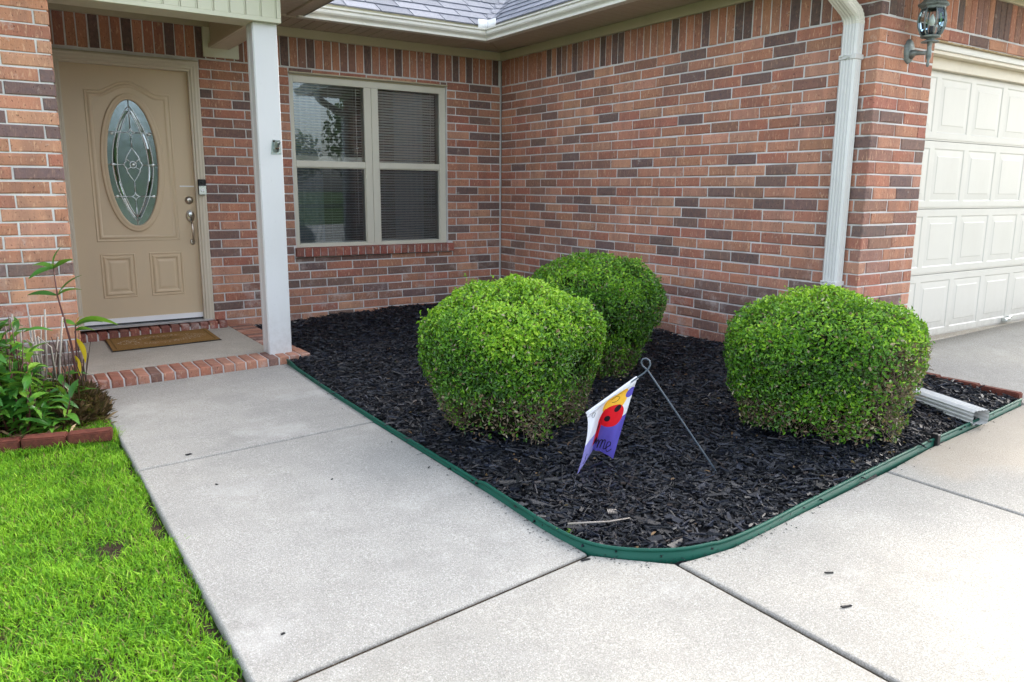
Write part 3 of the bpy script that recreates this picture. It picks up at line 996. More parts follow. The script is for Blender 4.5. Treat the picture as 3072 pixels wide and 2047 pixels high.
# porch side eave: soffit boards and fascia strip at x=-2.2
mb = MB(); mb.box(-2.69, -2.20, -1.95, -.46, 2.590, 2.60); es = mb.build('porch_eave', M['soffit'], house)
y = -.50
while y > -1.9:
    board(-2.688, -2.33, y-BW+.005, y, 2.578, es, M['soffit']); y -= BW
mb = MB(); mb.bbox(-2.325, -2.20, -1.95, -.47, 2.566, 2.590, .003); mb.build('fascia_lip', M['soffit'], es)
mb = MB(); mb.bbox(-2.222, -2.20, -1.95, -.47, 2.566, 2.66, .003); mb.build('fascia_board', M['siding'], es)
mb = MB(); mb.bbox(-8.5, -4.05, -2.15, -1.72, 2.55, 2.60, .004); mb.build('soffit', M['soffit'], house)

# ---- front door
SX0, SX1, SZ0, SZ1, SY = -3.892, -2.985, .172, 2.157, .050
door = empty('front_door', (0,0,0), 0, house)
door['label'] = 'tan panelled front door with oval leaded glass'
OC = (-3.441, 1.414); OA, OB = .181, .486
def ellipse(a, b, n=64, c=OC): return [(c[0]+a*math.cos(2*math.pi*i/n), c[1]+b*math.sin(2*math.pi*i/n)) for i in range(n)]
# slab with an oval hole
bm = bmesh.new()
ov = ellipse(OA+.012, OB+.012, 48)
outer = []
for (x, z) in ov:
    dx, dz = x-OC[0], z-OC[1]
    k = min((SX1-OC[0])/dx if dx > 1e-9 else 9e9, (SX0-OC[0])/dx if dx < -1e-9 else 9e9, (SZ1-OC[1])/dz if dz > 1e-9 else 9e9, (SZ0-OC[1])/dz if dz < -1e-9 else 9e9)
    outer.append((OC[0]+dx*k, OC[1]+dz*k))
vi = [bm.verts.new((x, SY, z)) for x, z in ov]; vo = [bm.verts.new((x, SY, z)) for x, z in outer]
for i in range(48):
    j = (i+1) % 48
    bm.faces.new((vi[i], vi[j], vo[j], vo[i]))
for cx, cz in ((SX0,SZ0),(SX1,SZ0),(SX1,SZ1),(SX0,SZ1)):
    best = sorted(range(48), key=lambda i: (outer[i][0]-cx)**2+(outer[i][1]-cz)**2)
    i = best[0]; pair = [b for b in best[1:3] if abs(b-i) in (1, 47)]
    cv = bm.verts.new((cx, SY, cz))
    for b in pair[:2]:
        try:
            if abs(outer[b][0]-cx) < 1e-6 or abs(outer[b][1]-cz) < 1e-6: bm.faces.new((vo[i], vo[b], cv))
        except Exception: pass
me = bpy.data.meshes.new('door_slab')
bmesh.ops.recalc_face_normals(bm, faces=bm.faces)
bm.to_mesh(me); bm.free()
ds = link('door_slab', me, M['door'], door)
mb = MB(); mb.box(SX0+.001, OC[0]-OA-.03, SY+.004, SY+.045, SZ0+.001, SZ1-.001); mb.box(OC[0]+OA+.03, SX1-.001, SY+.004, SY+.045, SZ0+.001, SZ1-.001)
mb.box(OC[0]-OA-.03, OC[0]+OA+.03, SY+.004, SY+.045, SZ0+.001, OC[1]-OB-.03); mb.box(OC[0]-OA-.03, OC[0]+OA+.03, SY+.004, SY+.045, OC[1]+OB+.03, SZ1-.001)
mb.build('door_core', M['door'], door)
OG = [(-.014,0),(-.011,.0045),(-.006,.006),(-.002,.003),(.001,-.003),(.005,-.003),(.010,.004),(.018,.0085),(.026,.0075),(.032,.0035),(.036,0)]
def ccw(p):
    a = sum(p[i][0]*p[(i+1) % len(p)][1]-p[(i+1) % len(p)][0]*p[i][1] for i in range(len(p)))
    return p if a > 0 else p[::-1]
# arched panel moulding
arch = [(-3.733,.817),(-3.733,1.946),(-3.640,1.946)]
for i in range(1, 20):
    t_ = i/20; x = -3.640+(.40)*t_
    arch.append((x, 1.946+.082*math.sin(math.pi*t_)**1.25))
arch += [(-3.240,1.946),(-3.147,1.946),(-3.147,.817)]
mb = MB(); mb.sweep(ccw(arch), OG, True, SY, True); mb.build('panel_moulding', M['door'], door)
for (x0, x1) in ((-3.721,-3.497),(-3.364,-3.138)):
    mb = MB(); q = [(x0,.368),(x1,.368),(x1,.694),(x0,.694)]
    mb.sweep(q, OG, True, SY)
    mb.sweep([(x0+.045,.368+.045),(x1-.045,.368+.045),(x1-.045,.694-.045),(x0+.045,.694-.045)], [(0,0),(.012,.004),(.020,.0045)], True, SY)
    mb.poly([(x0+.065,SY-.0045,.433),(x1-.065,SY-.0045,.433),(x1-.065,SY-.0045,.629),(x0+.065,SY-.0045,.629)])
    mb.build('panel_moulding', M['door'], door)
mb = MB()
mb.sweep(ellipse(OA, OB), [(-.050,0),(-.048,.010),(-.040,.016),(-.030,.013),(-.024,.015),(-.012,.021),(-.004,.018),(0,.010),(.001,-.01)], True, SY, True)
mb.build('oval_frame', M['door'], door)
mb = MB(); mb.poly([(x, SY+.004, z) for x, z in ellipse(OA+.005, OB+.005)]); mb.build('glass_pane', M['leaded'], door)
# lead came
mb = MB(); GY = SY-.001
def came(pts, rad=.0036, closed=False): mb.tube([(OC[0]+x*OA, GY, OC[1]+z*OB) for x, z in pts], rad, 6, closed)
def lens(w, zt, zb, n=24):
    L = []; 
    for sgn in (1, -1):
        S = []
        for i in range(n+1):
            t_ = i/n; z = zb+(zt-zb)*t_
            S.append((sgn*w*math.sin(math.pi*t_)**.8, z))
        came(S)
lens(.81, .91, -.94); lens(.62, .825, -.857)
for z in (.49, -.02, -.53):
    wx = math.sqrt(max(0, 1-z*z))
    came([(-wx, z), (-.19 if z != -.02 else -.37, z)]); came([(.19 if z != -.02 else .37, z), (wx, z)])
for cz in (.49, -.53):
    S = []
    for k in range(4):
        a0, a1 = (0, 1), (1, 0)
        for i in range(6):
            t_ = i/6; q = .5*math.pi*t_
            px = (1-math.sin(q)); pz_ = (1-math.cos(q))
            # concave star arm between axis tips
            vx, vz = [(px, pz_), (-pz_, px), (-px, -pz_), (pz_, -px)][k]
            S.append((vx*.19, cz+vz*.075))
    came(S, .0034, True)
mot = [(0,.25),(.10,.19),(.22,.12),(.27,.07),(.28,.03),(.33,.015),(.37,-.02),(.33,-.055),(.28,-.075),(.25,-.13),(.14,-.21),(0,-.29)]
came(mot+[(-x, z) for x, z in mot[-2:0:-1]], .0042, True)
came([(.13*math.cos(a)*1.0, -.02+.052*math.sin(a)) for a in [i*math.pi/8 for i in range(16)]], .004, True)
for sx in (1,-1):
    came([(sx*.10, .02),(sx*.27,.075)], .0038); came([(sx*.10,-.06),(sx*.27,-.10)], .0038)
came([(0,1),(0,.565)]); came([(0,.415),(0,.25)]); came([(0,-.29),(0,-.455)]); came([(0,-.605),(0,-1)])
mb.build('lead_came', M['came'], door)
# bevelled glass band between the two pointed ovals, each piece cut at its own angle
zs_ = [-.86,-.55,-.51,-.28,-.04,.0,.24,.47,.51,.83]
def lens_x(w, zt, zb, z): return w*math.sin(math.pi*min(max((z-zb)/(zt-zb), 0), 1))**.8
for sgn in (1, -1):
    for k in range(len(zs_)-1):
        if zs_[k+1]-zs_[k] < .06: continue
        mb = MB(); n_ = 5; b = len(mb.v); tx, tz = rng.uniform(-.002, .002), rng.uniform(-.003, .003)
        for i in range(n_+1):
            z = zs_[k]+(zs_[k+1]-zs_[k])*i/n_
            xo, xi = lens_x(.81,.91,-.94,z), lens_x(.62,.825,-.857,z)
            for q_, (f_, dp) in enumerate(((.04,0),(.30,.003),(.70,.003),(.96,0))):
                x = xo+(xi-xo)*f_
                mb.v.append((OC[0]+sgn*x*OA, SY+.0025-dp+tx*(f_-.5)*2+tz*(i/n_-.5), OC[1]+z*OB))
        for i in range(n_):
            for q_ in range(3): mb.face([b+4*i+q_, b+4*i+q_+1, b+4*i+4+q_+1, b+4*i+4+q_])
        mb.build('bevelled_glass', M['bevel'], door)
# bevelled glass jewels
mb = MB()
for (x, z) in [(-.745,.47),(.745,.47),(-.80,-.02),(.80,-.02),(-.73,-.53),(.73,-.53),(0,-.02)]:
    mb.lathe([(.001,.004),(.008,.003),(.013,0)], (0,0,0), 10)
    k = 10*3
    for i in range(len(mb.v)-k, len(mb.v)):
        a = mb.v[i]; mb.v[i] = (OC[0]+x*OA+a[0], GY-.002-a[2], OC[1]+z*OB+a[1])
mb.build('glass_jewel', M['zinc'], door)
# hardware
def disc_y(mb, cx, cz, y, prof, n=20, sx=1, sz=1):
    b = len(mb.v); mb.lathe(prof, (0,0,0), n)
    for i in range(b, len(mb.v)):
        a = mb.v[i]; mb.v[i] = (cx+a[0]*sx, y-a[2], cz+a[1]*sz)
mb = MB(); disc_y(mb, -3.041, 1.127, SY, [(.033,0),(.033,.006),(.028,.011),(.021,.013),(.021,.018),(.018,.020),(.001,.020)])
dd = mb.build('deadbolt', M['nickel'], door)
mb = MB(); mb.box(-3.0425,-3.0395,SY-.0215,SY-.0195,1.120,1.134); mb.build('keyhole', M['black'], dd)
mb = MB(); disc_y(mb, -3.041, .999, SY, [(.034,0),(.034,.006),(.029,.012),(.001,.013)], 24, 1, 1.5)
mb.tube([(-3.041, SY-.012, .955),(-3.041,SY-.040,.948),(-3.040,SY-.056,.92),(-3.038,SY-.060,.87),(-3.037,SY-.050,.815),(-3.036,SY-.018,.788)], [.009,.008,.008,.010,.008,.007], 10)
disc_y(mb, -3.036, .785, SY, [(.020,0),(.020,.006),(.013,.010),(.001,.010)], 18, 1, 1.25)
hd = mb.build('handle', M['nickel'], door)
mb = MB(); disc_y(mb, -3.041, 1.012, SY-.012, [(.022,0),(.021,.008),(.012,.012),(.001,.013)], 18, 1, 1.2); mb.build('thumb_latch', M['zinc'], door)
mb = MB(); mb.bbox(-3.106, -2.994, SY-.003, SY, 1.235, 1.246, .001); mb.build('sticker', M['plastic_white'], door)
mb = MB(); mb.bbox(SX0, SX1, SY-.008, SY+.03, .148, .190, .002); mb.build('door_sweep', M['plastic_white'], door)
mb = MB(); mb.bbox(-3.955, -2.93, -.045, SY+.03, .122, .136, .003); mb.build('threshold', M['alu'], door)
mb = MB(); mb.box(-3.89, -2.986, SY-.002, SY+.02, .1365, .1475); mb.build('gap_shade_strip', M['black'], door)  # black strip painted in for the shade under the sweep
# brickmould frame
mb = MB()
BM_ = [(0,-.03),(0,.016),(-.010,.020),(-.022,.017),(-.034,.018),(-.046,.012),(-.058,.012),(-.066,.002),(-.078,.0),(-.0785,-.06)]
mb.sweep([(DX1-.002,.125),(DX1-.002,DZ1-.004),(DX0+.002,DZ1-.004),(DX0+.002,.125)], [(-a, b) for a, b in BM_], False, 0.0)
mb.box(SX1+.0005, DX1-.07, .03, .11, .13, DZ1-.07); mb.box(DX0+.07, SX0-.0005, .03, .11, .13, DZ1-.07); mb.box(SX0, SX1, .03, .11, SZ1+.001, DZ1-.06)
mb.build('door_frame', M['trim'], door)
mb = MB(); mb.bbox(DX0-.0, DX1+.0, -.012, .02, DZ1-.002, DZ1+.004, .001); mb.build('lintel', M['frieze'], door)
# hall behind the door glass and the room behind the window
mb = MB()
def room(mb, x0, x1, y0, y1, z0, z1):
    b = len(mb.v); mb.box(x0, x1, y0, y1, z0, z1); fs = mb.f[-6:]
    # drop the face towards the street
    k = len(mb.f)-6+2
    del mb.f[k]; del mb.m[k]; del mb.s[k]
room(mb, -4.15, -2.75, .141, 3.2, .02, 2.55); room(mb, -2.74, -.05, .142, 3.6, .02, 2.55)
mb.build('room_wall', M['roomwall'], house)

# ---- twin window
win = empty('window', (0,0,0), 0, house); win['label'] = 'twin almond framed window with closed slatted blinds'
WY = .030
mb = MB()
def fr(x0, x1, z0, z1, y0=WY, y1=.12, b=.003): mb.bbox(x0, x1, y0, y1, z0, z1, b)
fr(WX0+.002, -2.128, .705, 2.194); fr(-.692, WX1-.002, .705, 2.194)
fr(-2.128, -.692, 2.136, 2.1935, WY+.0005); fr(-2.128, -.692, .7055, .729, WY+.0005)
fr(-1.473, -1.4035, .729, 2.136, WY+.0012); fr(-1.401, -1.332, .729, 2.136, WY+.0012)
for (x0, x1) in ((-2.128,-1.473),(-1.332,-.692)):
    fr(x0, x1, 1.418, 1.474, WY+.004); fr(x0+.0005, x1-.0005, 1.409, 1.4175, WY+.012)
    fr(x0+.0005, x0+.008, .729, 1.409, WY+.010); fr(x1-.008, x1-.0005, .729, 1.409, WY+.010); fr(x0+.008, x1-.008, .729, .742, WY+.010)
mb.build('frame', M['winframe'], win, recalc=False)
mb = MB(); mb.bbox(WX0-.006, WX1+.006, -.010, .10, 2.2085, 2.2195, .002); mb.build('lintel', M['frieze'], win)
mb = MB(); mb.box(WX0, WX1, WY+.006, .1, 2.194, 2.2085); mb.build('head_gap', M['frieze'], win)
PANES = [(-2.129,-1.472,1.473,2.137,.048),(-1.333,-.691,1.473,2.137,.048),(-2.129,-1.472,.728,1.410,.062),(-1.333,-.691,.728,1.410,.062)]
for (x0, x1, z0, z1, y) in PANES:
    mb = MB(); mb.poly([(x0,y,z0),(x1,y,z0),(x1,y,z1),(x0,y,z1)]); mb.build('pane', M['glass'], win)
for (x0, x1) in ((-2.12,-1.481),(-1.324,-.70)):
    mb = MB(); mb.poly([(x0,.046,.742),(x1,.046,.742),(x1,.046,1.409),(x0,.046,1.409)]); mb.build('insect_screen', M['screen'], win)
SLV = {}
def slat_mesh(L, tilt):
    key = (round(L,2), tilt)
    if key not in SLV:
        V = []; n = 5; F = []
        for i in range(n):
            a = (i/(n-1)-.5); yy = a*.025; zz = .003*(1-4*a*a)
            y2 = yy*math.cos(tilt)-zz*math.sin(tilt); z2 = yy*math.sin(tilt)+zz*math.cos(tilt)
            V += [(0,y2,z2),(L,y2,z2)]
        for i in range(n-1): F.append((2*i,2*i+1,2*i+3,2*i+2))
        me = bpy.data.meshes.new('slat'); me.from_pydata(V, [], F); me.materials.append(M['blind']); me.polygons.foreach_set('use_smooth', [True]*len(F))
        SLV[key] = me
    return SLV[key]
PITCHS = .0243
for bi, (x0, x1) in enumerate(((-2.12,-1.40-.065),(-1.325,-.70))):
    z = .758; k = 0
    while z < 2.13:
        tilt = R(-22) if bi == 0 else R(-38)
        if bi == 0 and z < 1.2: tilt = R(-14)
        if bi == 0 and (1.475 < z < 1.53): tilt = R(-60)
        o = link('slat', slat_mesh(x1-x0-.012, tilt), None, win, (x0+.006, .104, z), (0, rng.uniform(-.003,.003)+(-.018*max(0, .25-(z-.75))/.25 if True else 0), 0))
        z += PITCHS; k += 1
    mb = MB(); mb.bbox(x0+.006, x1-.006, .090, .116, .735, .752, .003); mb.build('bottom_rail', M['blind'], win)
    mb = MB()
    for q in (.10, .5, .86): mb.tube([(x0+(x1-x0)*q, .089, .75),(x0+(x1-x0)*q, .089, 2.13)], .0012, 5)
    mb.tube([(x0+(x1-x0)*.90, .086, .9),(x0+(x1-x0)*.90, .086, 2.13)], .003, 6)
    mb.build('cord', M['blind'], win)
def curtain(x0, x1):
    mb = MB(); n = 40; b = len(mb.v)
    for i in range(n+1):
        t_ = i/n; x = x0+(x1-x0)*t_; y = .20+.018*math.sin(t_*34)+.006*math.sin(t_*71)
        mb.v += [(x,y,.5),(x,y,2.15)]
    for i in range(n): mb.face([b+2*i,b+2*i+2,b+2*i+3,b+2*i+1], True)
    mb.build('curtain', M['curtain'], win, recalc=False)
curtain(-2.12, -1.82); curtain(-1.10, -.78)
# rowlock sill
x = -2.180
while x < -.60:
    w = .0635
    me = brick_mesh(w, .078, .10)
    o = link('sill_brick', me, None, win, (x, -.045+rng.uniform(-.002,.002), .627), (R(2), 0, 0))
    o.color = (*brick_col(rng, [((.25,.075,.058), 30), ((.31,.105,.078), 22), ((.20,.072,.06), 10)]), 1); x += .0731
mb = MB(); mb.box(-2.178, -.58, -.037, .05, .629, .700); mb.build('mortar_bed', M['mortar'], win)

# ---- garage door
gd = empty('garage_door', (0,0,0), 0, house); gd['label'] = 'almond sectional garage door with raised panels'
GY0 = -3.95; GB = .205; SEC = .4575
PW, PP, PH = .395, .4525, .355
def gpanel_mesh():
    mb = MB(); rings = [(0,0),(.008,.0042),(.014,.0042),(.050,.0024),(.053,.0008),(.056,.0003)]
    b = len(mb.v)
    for (ins, dep) in rings:
        for (x, z) in ((ins,ins),(PW-ins,ins),(PW-ins,PH-ins),(ins,PH-ins)): mb.v.append((x, dep, z))
    for i in range(len(rings)-1):
        for j in range(4):
            k = (j+1) % 4
            mb.face([b+4*i+j, b+4*i+k, b+4*i+4+k, b+4*i+4+j])
    q = b+4*(len(rings)-1); mb.face([q,q+1,q+2,q+3])
    me = bpy.data.meshes.new('panel'); me.from_pydata(mb.v, [], mb.f); me.materials.append(M['garage'])
    bm = bmesh.new(); bm.from_mesh(me); bmesh.ops.recalc_face_normals(bm, faces=bm.faces); bm.to_mesh(me); bm.free()
    return me
gpm = gpanel_mesh()
cols = []
x = .962-PP
while x < 5.4: cols.append(x); x += PP
for s in range(4):
    z0 = GB+s*SEC; z1 = z0+SEC-.004
    pz0 = z0+(SEC-PH)/2
    mb = MB()
    def gb(x0, x1, za, zb, e=0.0): mb.box(x0, x1, GY0+e, GY0+.035, za, zb)
    gb(.55, 5.55, z0+.012, pz0); gb(.55, 5.55, pz0+PH, z1-.012)
    gb(.55, 5.55, z0, z0+.0119, .006); gb(.55, 5.55, z1-.0119, z1, .005)
    px = .55
    for cx in cols:
        if cx > px: gb(px, cx, pz0, pz0+PH)
        px = cx+PW
    mb.build('section', M['garage'], gd)
    for cx in cols: link('panel', gpm, None, gd, (cx, GY0, pz0))
mb = MB(); mb.box(.55, 5.55, GY0+.004, GY0+.03, .195, GB-.0005); mb.build('bottom_seal', M['black'], gd)
mb = MB(); mb.bbox(2.215, 2.30, GY0-.032, GY0-.001, .222, .252, .004); mb.bbox(2.295, 2.345, GY0-.022, GY0-.001, .245, .262, .003); mb.tube([(2.235,GY0-.04,.235),(2.235,GY0-.0,.235)], .012, 10); mb.build('step_plate', M['zinc'], gd)
# opening trim
mb = MB(); mb.bbox(GX0, GX1, -4.062, -3.99, 2.122, 2.1635, .003); mb.build('head_trim', M['garage'], gd)
mb = MB(); mb.bbox(GX0+.001, GX1, -3.989, -3.951, 2.025, 2.10, .003); mb.box(GX0+.001, GX1, -4.05, -3.9, 2.1, 2.1215); mb.build('stop_moulding', M['trim'], gd)
mb = MB(); mb.bbox(GX0+.0045, GX0+.03, -3.99, -3.951, .19, 2.12, .003); mb.bbox(GX0+.0045, GX0+.022, -4.05, -3.991, .19, 2.12, .003); mb.build('side_jamb', M['garage'], gd)
mb = MB(); mb.bbox(GX0-.08, GX1, -4.086, -3.99, 2.1638, 2.1715, .002); mb.build('lintel', M['lintel'], gd)
mb = MB(); mb.box(GX0, GX1, GY0+.05, GY0+.06, .1, 2.2); mb.build('backing', M['roomwall'], gd)

# ------------------------------------------------------------------ porch ceiling light
pl_ = empty('ceiling_light', (-3.40, -.75, 2.578)); tag(pl_, 'dark bronze finial of the porch ceiling light above the front door', 'ceiling light')
M['bronze'] = metal_mat('dark bronze', (.07,.045,.03), .4)
mb = MB(); mb.lathe([(.001,0),(.075,0),(.078,-.012),(.05,-.028),(.018,-.036),(.014,-.06),(.001,-.06)], n=20); mb.build('canopy', M['bronze'], pl_)
mb = MB(); mb.lathe([(.016,-.060),(.032,-.072),(.036,-.09),(.026,-.104),(.012,-.112),(.012,-.13),(.018,-.140),(.012,-.152),(.001,-.158)], n=18); mb.build('finial', M['bronze'], pl_)

# ------------------------------------------------------------------ wall lantern
lan = empty('wall_lantern', (.31, -4.079, 2.07)); tag(lan, 'grey green barrel lantern on the brick pier beside the garage door', 'lantern')
mb = MB()
disc = [(.0,0)]
b = len(mb.v); mb.lathe([(.001,.022),(.030,.022),(.044,.015),(.050,.004),(.050,-.006)], n=24)
for i in range(b, len(mb.v)):
    a = mb.v[i]; mb.v[i] = (a[0]*.95, -a[2], a[1]*1.45)
mb.build('wall_plate', M['lantern'], lan)
AX = -.128
mb = MB(); mb.tube([(0,-.015,-.02),(0,-.045,-.012),(0,-.075,-.018),(0,-.10,-.022),(0,AX,-.022)], [.030,.017,.012,.012,.013], 12)
mb.lathe([(.001,-.105),(.008,-.10),(.010,-.085),(.006,-.072),(.014,-.05),(.016,-.02),(.012,.0),(.014,.03),(.022,.055),(.03,.066)], (0,AX,0), 14)
mb.build('arm', M['lantern'], lan)
LN = 8
barrel = [(.046,.072),(.060,.085),(.074,.12),(.078,.155),(.074,.19),(.062,.225)]
mb = MB()
mb.lathe([(.030,.058),(.056,.062),(.058,.07),(.050,.074),(.04,.07)], (0,AX,0), LN, False); mb.build('base_ring', M['lantern'], lan)
mb = MB(); mb.lathe([(.010,.066),(.05,.052),(.052,.047),(.012,.050)], (0,AX,-.012), LN, False); mb.build('drip_tray', M['lantern'], lan)
mb = MB(); mb.lathe([(a*.97, z) for a, z in barrel], (0,AX,0), LN, False); mb.build('glass_shade', M['lampglass'], lan)
for k in range(LN):
    a = 2*math.pi*k/LN
    mb = MB(); mb.tube([(rr*math.cos(a), AX+rr*math.sin(a), z) for rr, z in barrel], .0042, 6); mb.build('rib', M['lantern'], lan)
mb = MB(); mb.lathe([(.060,.218),(.068,.222),(.070,.232),(.086,.240),(.088,.246),(.066,.262),(.046,.290),(.034,.318),(.026,.326),(.001,.33)], (0,AX,0), LN, False); mb.build('roof_cap', M['lantern'], lan)
mb = MB(); mb.lathe([(.012,.326),(.010,.335),(.018,.342),(.018,.352),(.008,.365),(.010,.372),(.001,.384)], (0,AX,0), 12); mb.build('finial', M['lantern'], lan)
mb = MB(); mb.lathe([(.001,.07),(.012,.07),(.012,.125),(.004,.128)], (0,AX,0), 12); mb.build('candle', M['black'], lan)
mb = MB(); mb.lathe([(.004,.125),(.016,.14),(.018,.155),(.010,.18),(.001,.195)], (0,AX,0), 14)
t = NT('bulb glass'); p_ = t.principled((.85,.84,.74), .15, .6); mb.build('bulb', t.done(p_), lan)

# ------------------------------------------------------------------ downspout
dsp = empty('downspout', (-.05, -3.935, .1)); tag(dsp, 'white ribbed downspout strapped to the corner of the garage wall', 'downspout')
def spout_profile(w, d, ribs=4):
    """rectangle w (along y) by d (along x) with ribs on every side, local (a,b)"""
    P = []
    def side(p0, p1, n_):
        (x0,y0),(x1,y1) = p0, p1
        L = math.hypot(x1-x0, y1-y0); nx, ny = (y1-y0)/L, -(x1-x0)/L
        for i in range(n_):
            for k, o in ((.12,0),(.34,.004),(.62,.004),(.84,0)):
                t_ = (i+k)/n_
                t_ = .1+.8*t_
                P.append((x0+(x1-x0)*t_-nx*o, y0+(y1-y0)*t_-ny*o))
    c = [(-d/2,-w/2),(d/2,-w/2),(d/2,w/2),(-d/2,w/2)]
    side(c[0], c[1], 3); side(c[1], c[2], 4); side(c[2], c[3], 3); side(c[3], c[0], 4)
    return P
SP = spout_profile(.104, .076)
def spout_tube(frames, name, mat, parent, cap=True):
    mb = MB(); k = len(SP)
    for (o, ax, ay) in frames:
        for (a, b_) in SP: mb.v.append(tuple(Vector(o)+Vector(ax)*a+Vector(ay)*b_))
    for i in range(len(frames)-1):
        for j in range(k):
            j2 = (j+1) % k
            mb.face([i*k+j, i*k+j2, (i+1)*k+j2, (i+1)*k+j])
    return mb.build(name, mat, parent)
inv = -Vector((-.05,-3.935,.1))
def L_(p): return Vector(p)+inv
X = Vector((1,0,0)); Yv = Vector((0,1,0))
spout_tube([(L_((-.05,-3.935,.16)), X, Yv), (L_((-.05,-3.935,2.21)), X, Yv)], 'pipe', M['spout'], dsp)
# upper elbow: crimped rings bending back to the gutter outlet
fr_ = []
N = 11
for i in range(N):
    t_ = i/(N-1); a = t_*R(62)
    rad = .085
    cx = -.05-rad; cz = 2.205
    o = (cx+rad*math.cos(a), -3.935, cz+rad*math.sin(a)+.0)
    k = 1.0+(.05 if i % 2 else .0)
    ax = Vector((math.cos(a),0,math.sin(a)))*k
    fr_.append((L_(o), ax, Yv*k))
last = fr_[-1][0]; dirv = Vector((-math.sin(R(62)),0,math.cos(R(62))))
fr_.append((last+dirv*.30, Vector((math.cos(R(62)),0,math.sin(R(62)))), Yv))
fr_.append((last+dirv*.30+Vector((-.06,0,.05)), Vector((math.cos(R(30)),0,math.sin(R(30)))), Yv))
fr_.append((last+dirv*.30+Vector((-.08,0,.12)), X, Yv))
spout_tube(fr_, 'elbow', M['gutter'], dsp)  # yellower gutter enamel puts bounced light into the elbow's colour
for zc in (2.02, .665):
    mb = MB()
    mb.bbox(-.092, -.006, -3.991, -3.879, zc-.014, zc+.014, .003)
    for q in (-1, 1):
        mb.tube([(-.0935, -3.99+.02, zc+.014*q),(-.0965,-3.955,zc-.0*q),(-.0965,-3.925,zc+.012*q),(-.0935,-3.89,zc-.0*q)], .0025, 5)
    o = mb.build('strap', M['spout'], dsp, tuple(inv))
# extension lying on the mulch
e0 = Vector((-.115,-4.02,.155)); e1 = Vector((-.415,-5.075,.125))
dv = (e1-e0).normalized(); sd = dv.cross(Vector((0,0,1))).normalized(); up = sd.cross(dv)
spout_tube([(L_(e0), up, sd), (L_(e1), up, sd)], 'extension', M['spout_alu'], dsp)
spout_tube([(L_(e0), up, sd), (L_(e0+Vector((.02,.045,.01))), (up+Vector((.3,.6,0))).normalized(), sd), (L_((-.06,-3.945,.17)), X, Yv)], 'elbow', M['spout'], dsp)

# ------------------------------------------------------------------ doorbell, bracket, mat
bell = empty('doorbell', (-2.949, -.020, 1.235)); tag(bell, 'small black and silver video doorbell on the right door frame', 'doorbell')
mb = MB(); mb.bbox(-.031, .031, -.028, .0, -.063, .063, .006); mb.build('body', M['black'], bell)
mb = MB(); mb.bbox(-.029, .029, -.0315, -.0282, -.061, .010, .002); mb.build('faceplate', M['zinc'], bell)
mb = MB(); disc_y(mb, 0, -.022, -.0316, [(.014,0),(.014,.002),(.011,.003),(.010,.0015),(.001,.0018)], 20); mb.build('button', M['plastic_white'], bell)
mb = MB(); disc_y(mb, 0, .035, -.028, [(.010,0),(.009,.002),(.001,.003)], 16); mb.build('lens', M['black'], bell)

brk = empty('flag_bracket', (-2.752, -1.410, 1.505)); tag(brk, 'small galvanised flagpole bracket screwed to the white porch post', 'bracket')
mb = MB(); mb.prism([(-.037,-.0,-.048),(.035,0,-.048),(.030,0,.047),(-.022,0,.050),(-.026,0,.03)], (0,-.004,0)); mb.build('plate', M['galv'], brk)
mb = MB(); mb.tube([(.0,-.005,-.022),(.0,-.022,.005),(.003,-.040,.036)], .019, 14, cap=False)
for i in range(2): mb.tube([(.0+.020*math.cos(a)+.003*i, -.012-.020*i, -.010+.03*i+.020*math.sin(a)) for a in [k*math.pi/7 for k in range(14)]], .003, 5, True)
so = mb.build('socket', M['galv'], brk)
mb = MB(); disc_y(mb, .003, .018, -.043, [(.0135,0),(.001,.0006)], 16); mb.build('socket_mouth', M['plastic_white'], brk)
mb = MB(); mb.tube([(-.010,-.030,-.004),(-.004,-.036,-.012),(.006,-.036,-.012),(.012,-.030,-.002)], .0055, 8); mb.build('shade_crescent', M['bronze'], brk)  # dark crescent, painted shade below the socket mouth
mb = MB(); mb.bbox(-.020, .028, -.012, -.0042, .034, .046, .002); mb.build('dark_top_bar', M['bronze'], brk)  # dark bar across the top of the plate
mb = MB()
for (x, z) in ((-.026,-.038),(.026,-.038),(.0,-.038),(.02,.036)): disc_y(mb, x, z, -.003, [(.005,0),(.004,.003),(.001,.0035)], 10)
mb.build('screw', M['nickel'], brk)

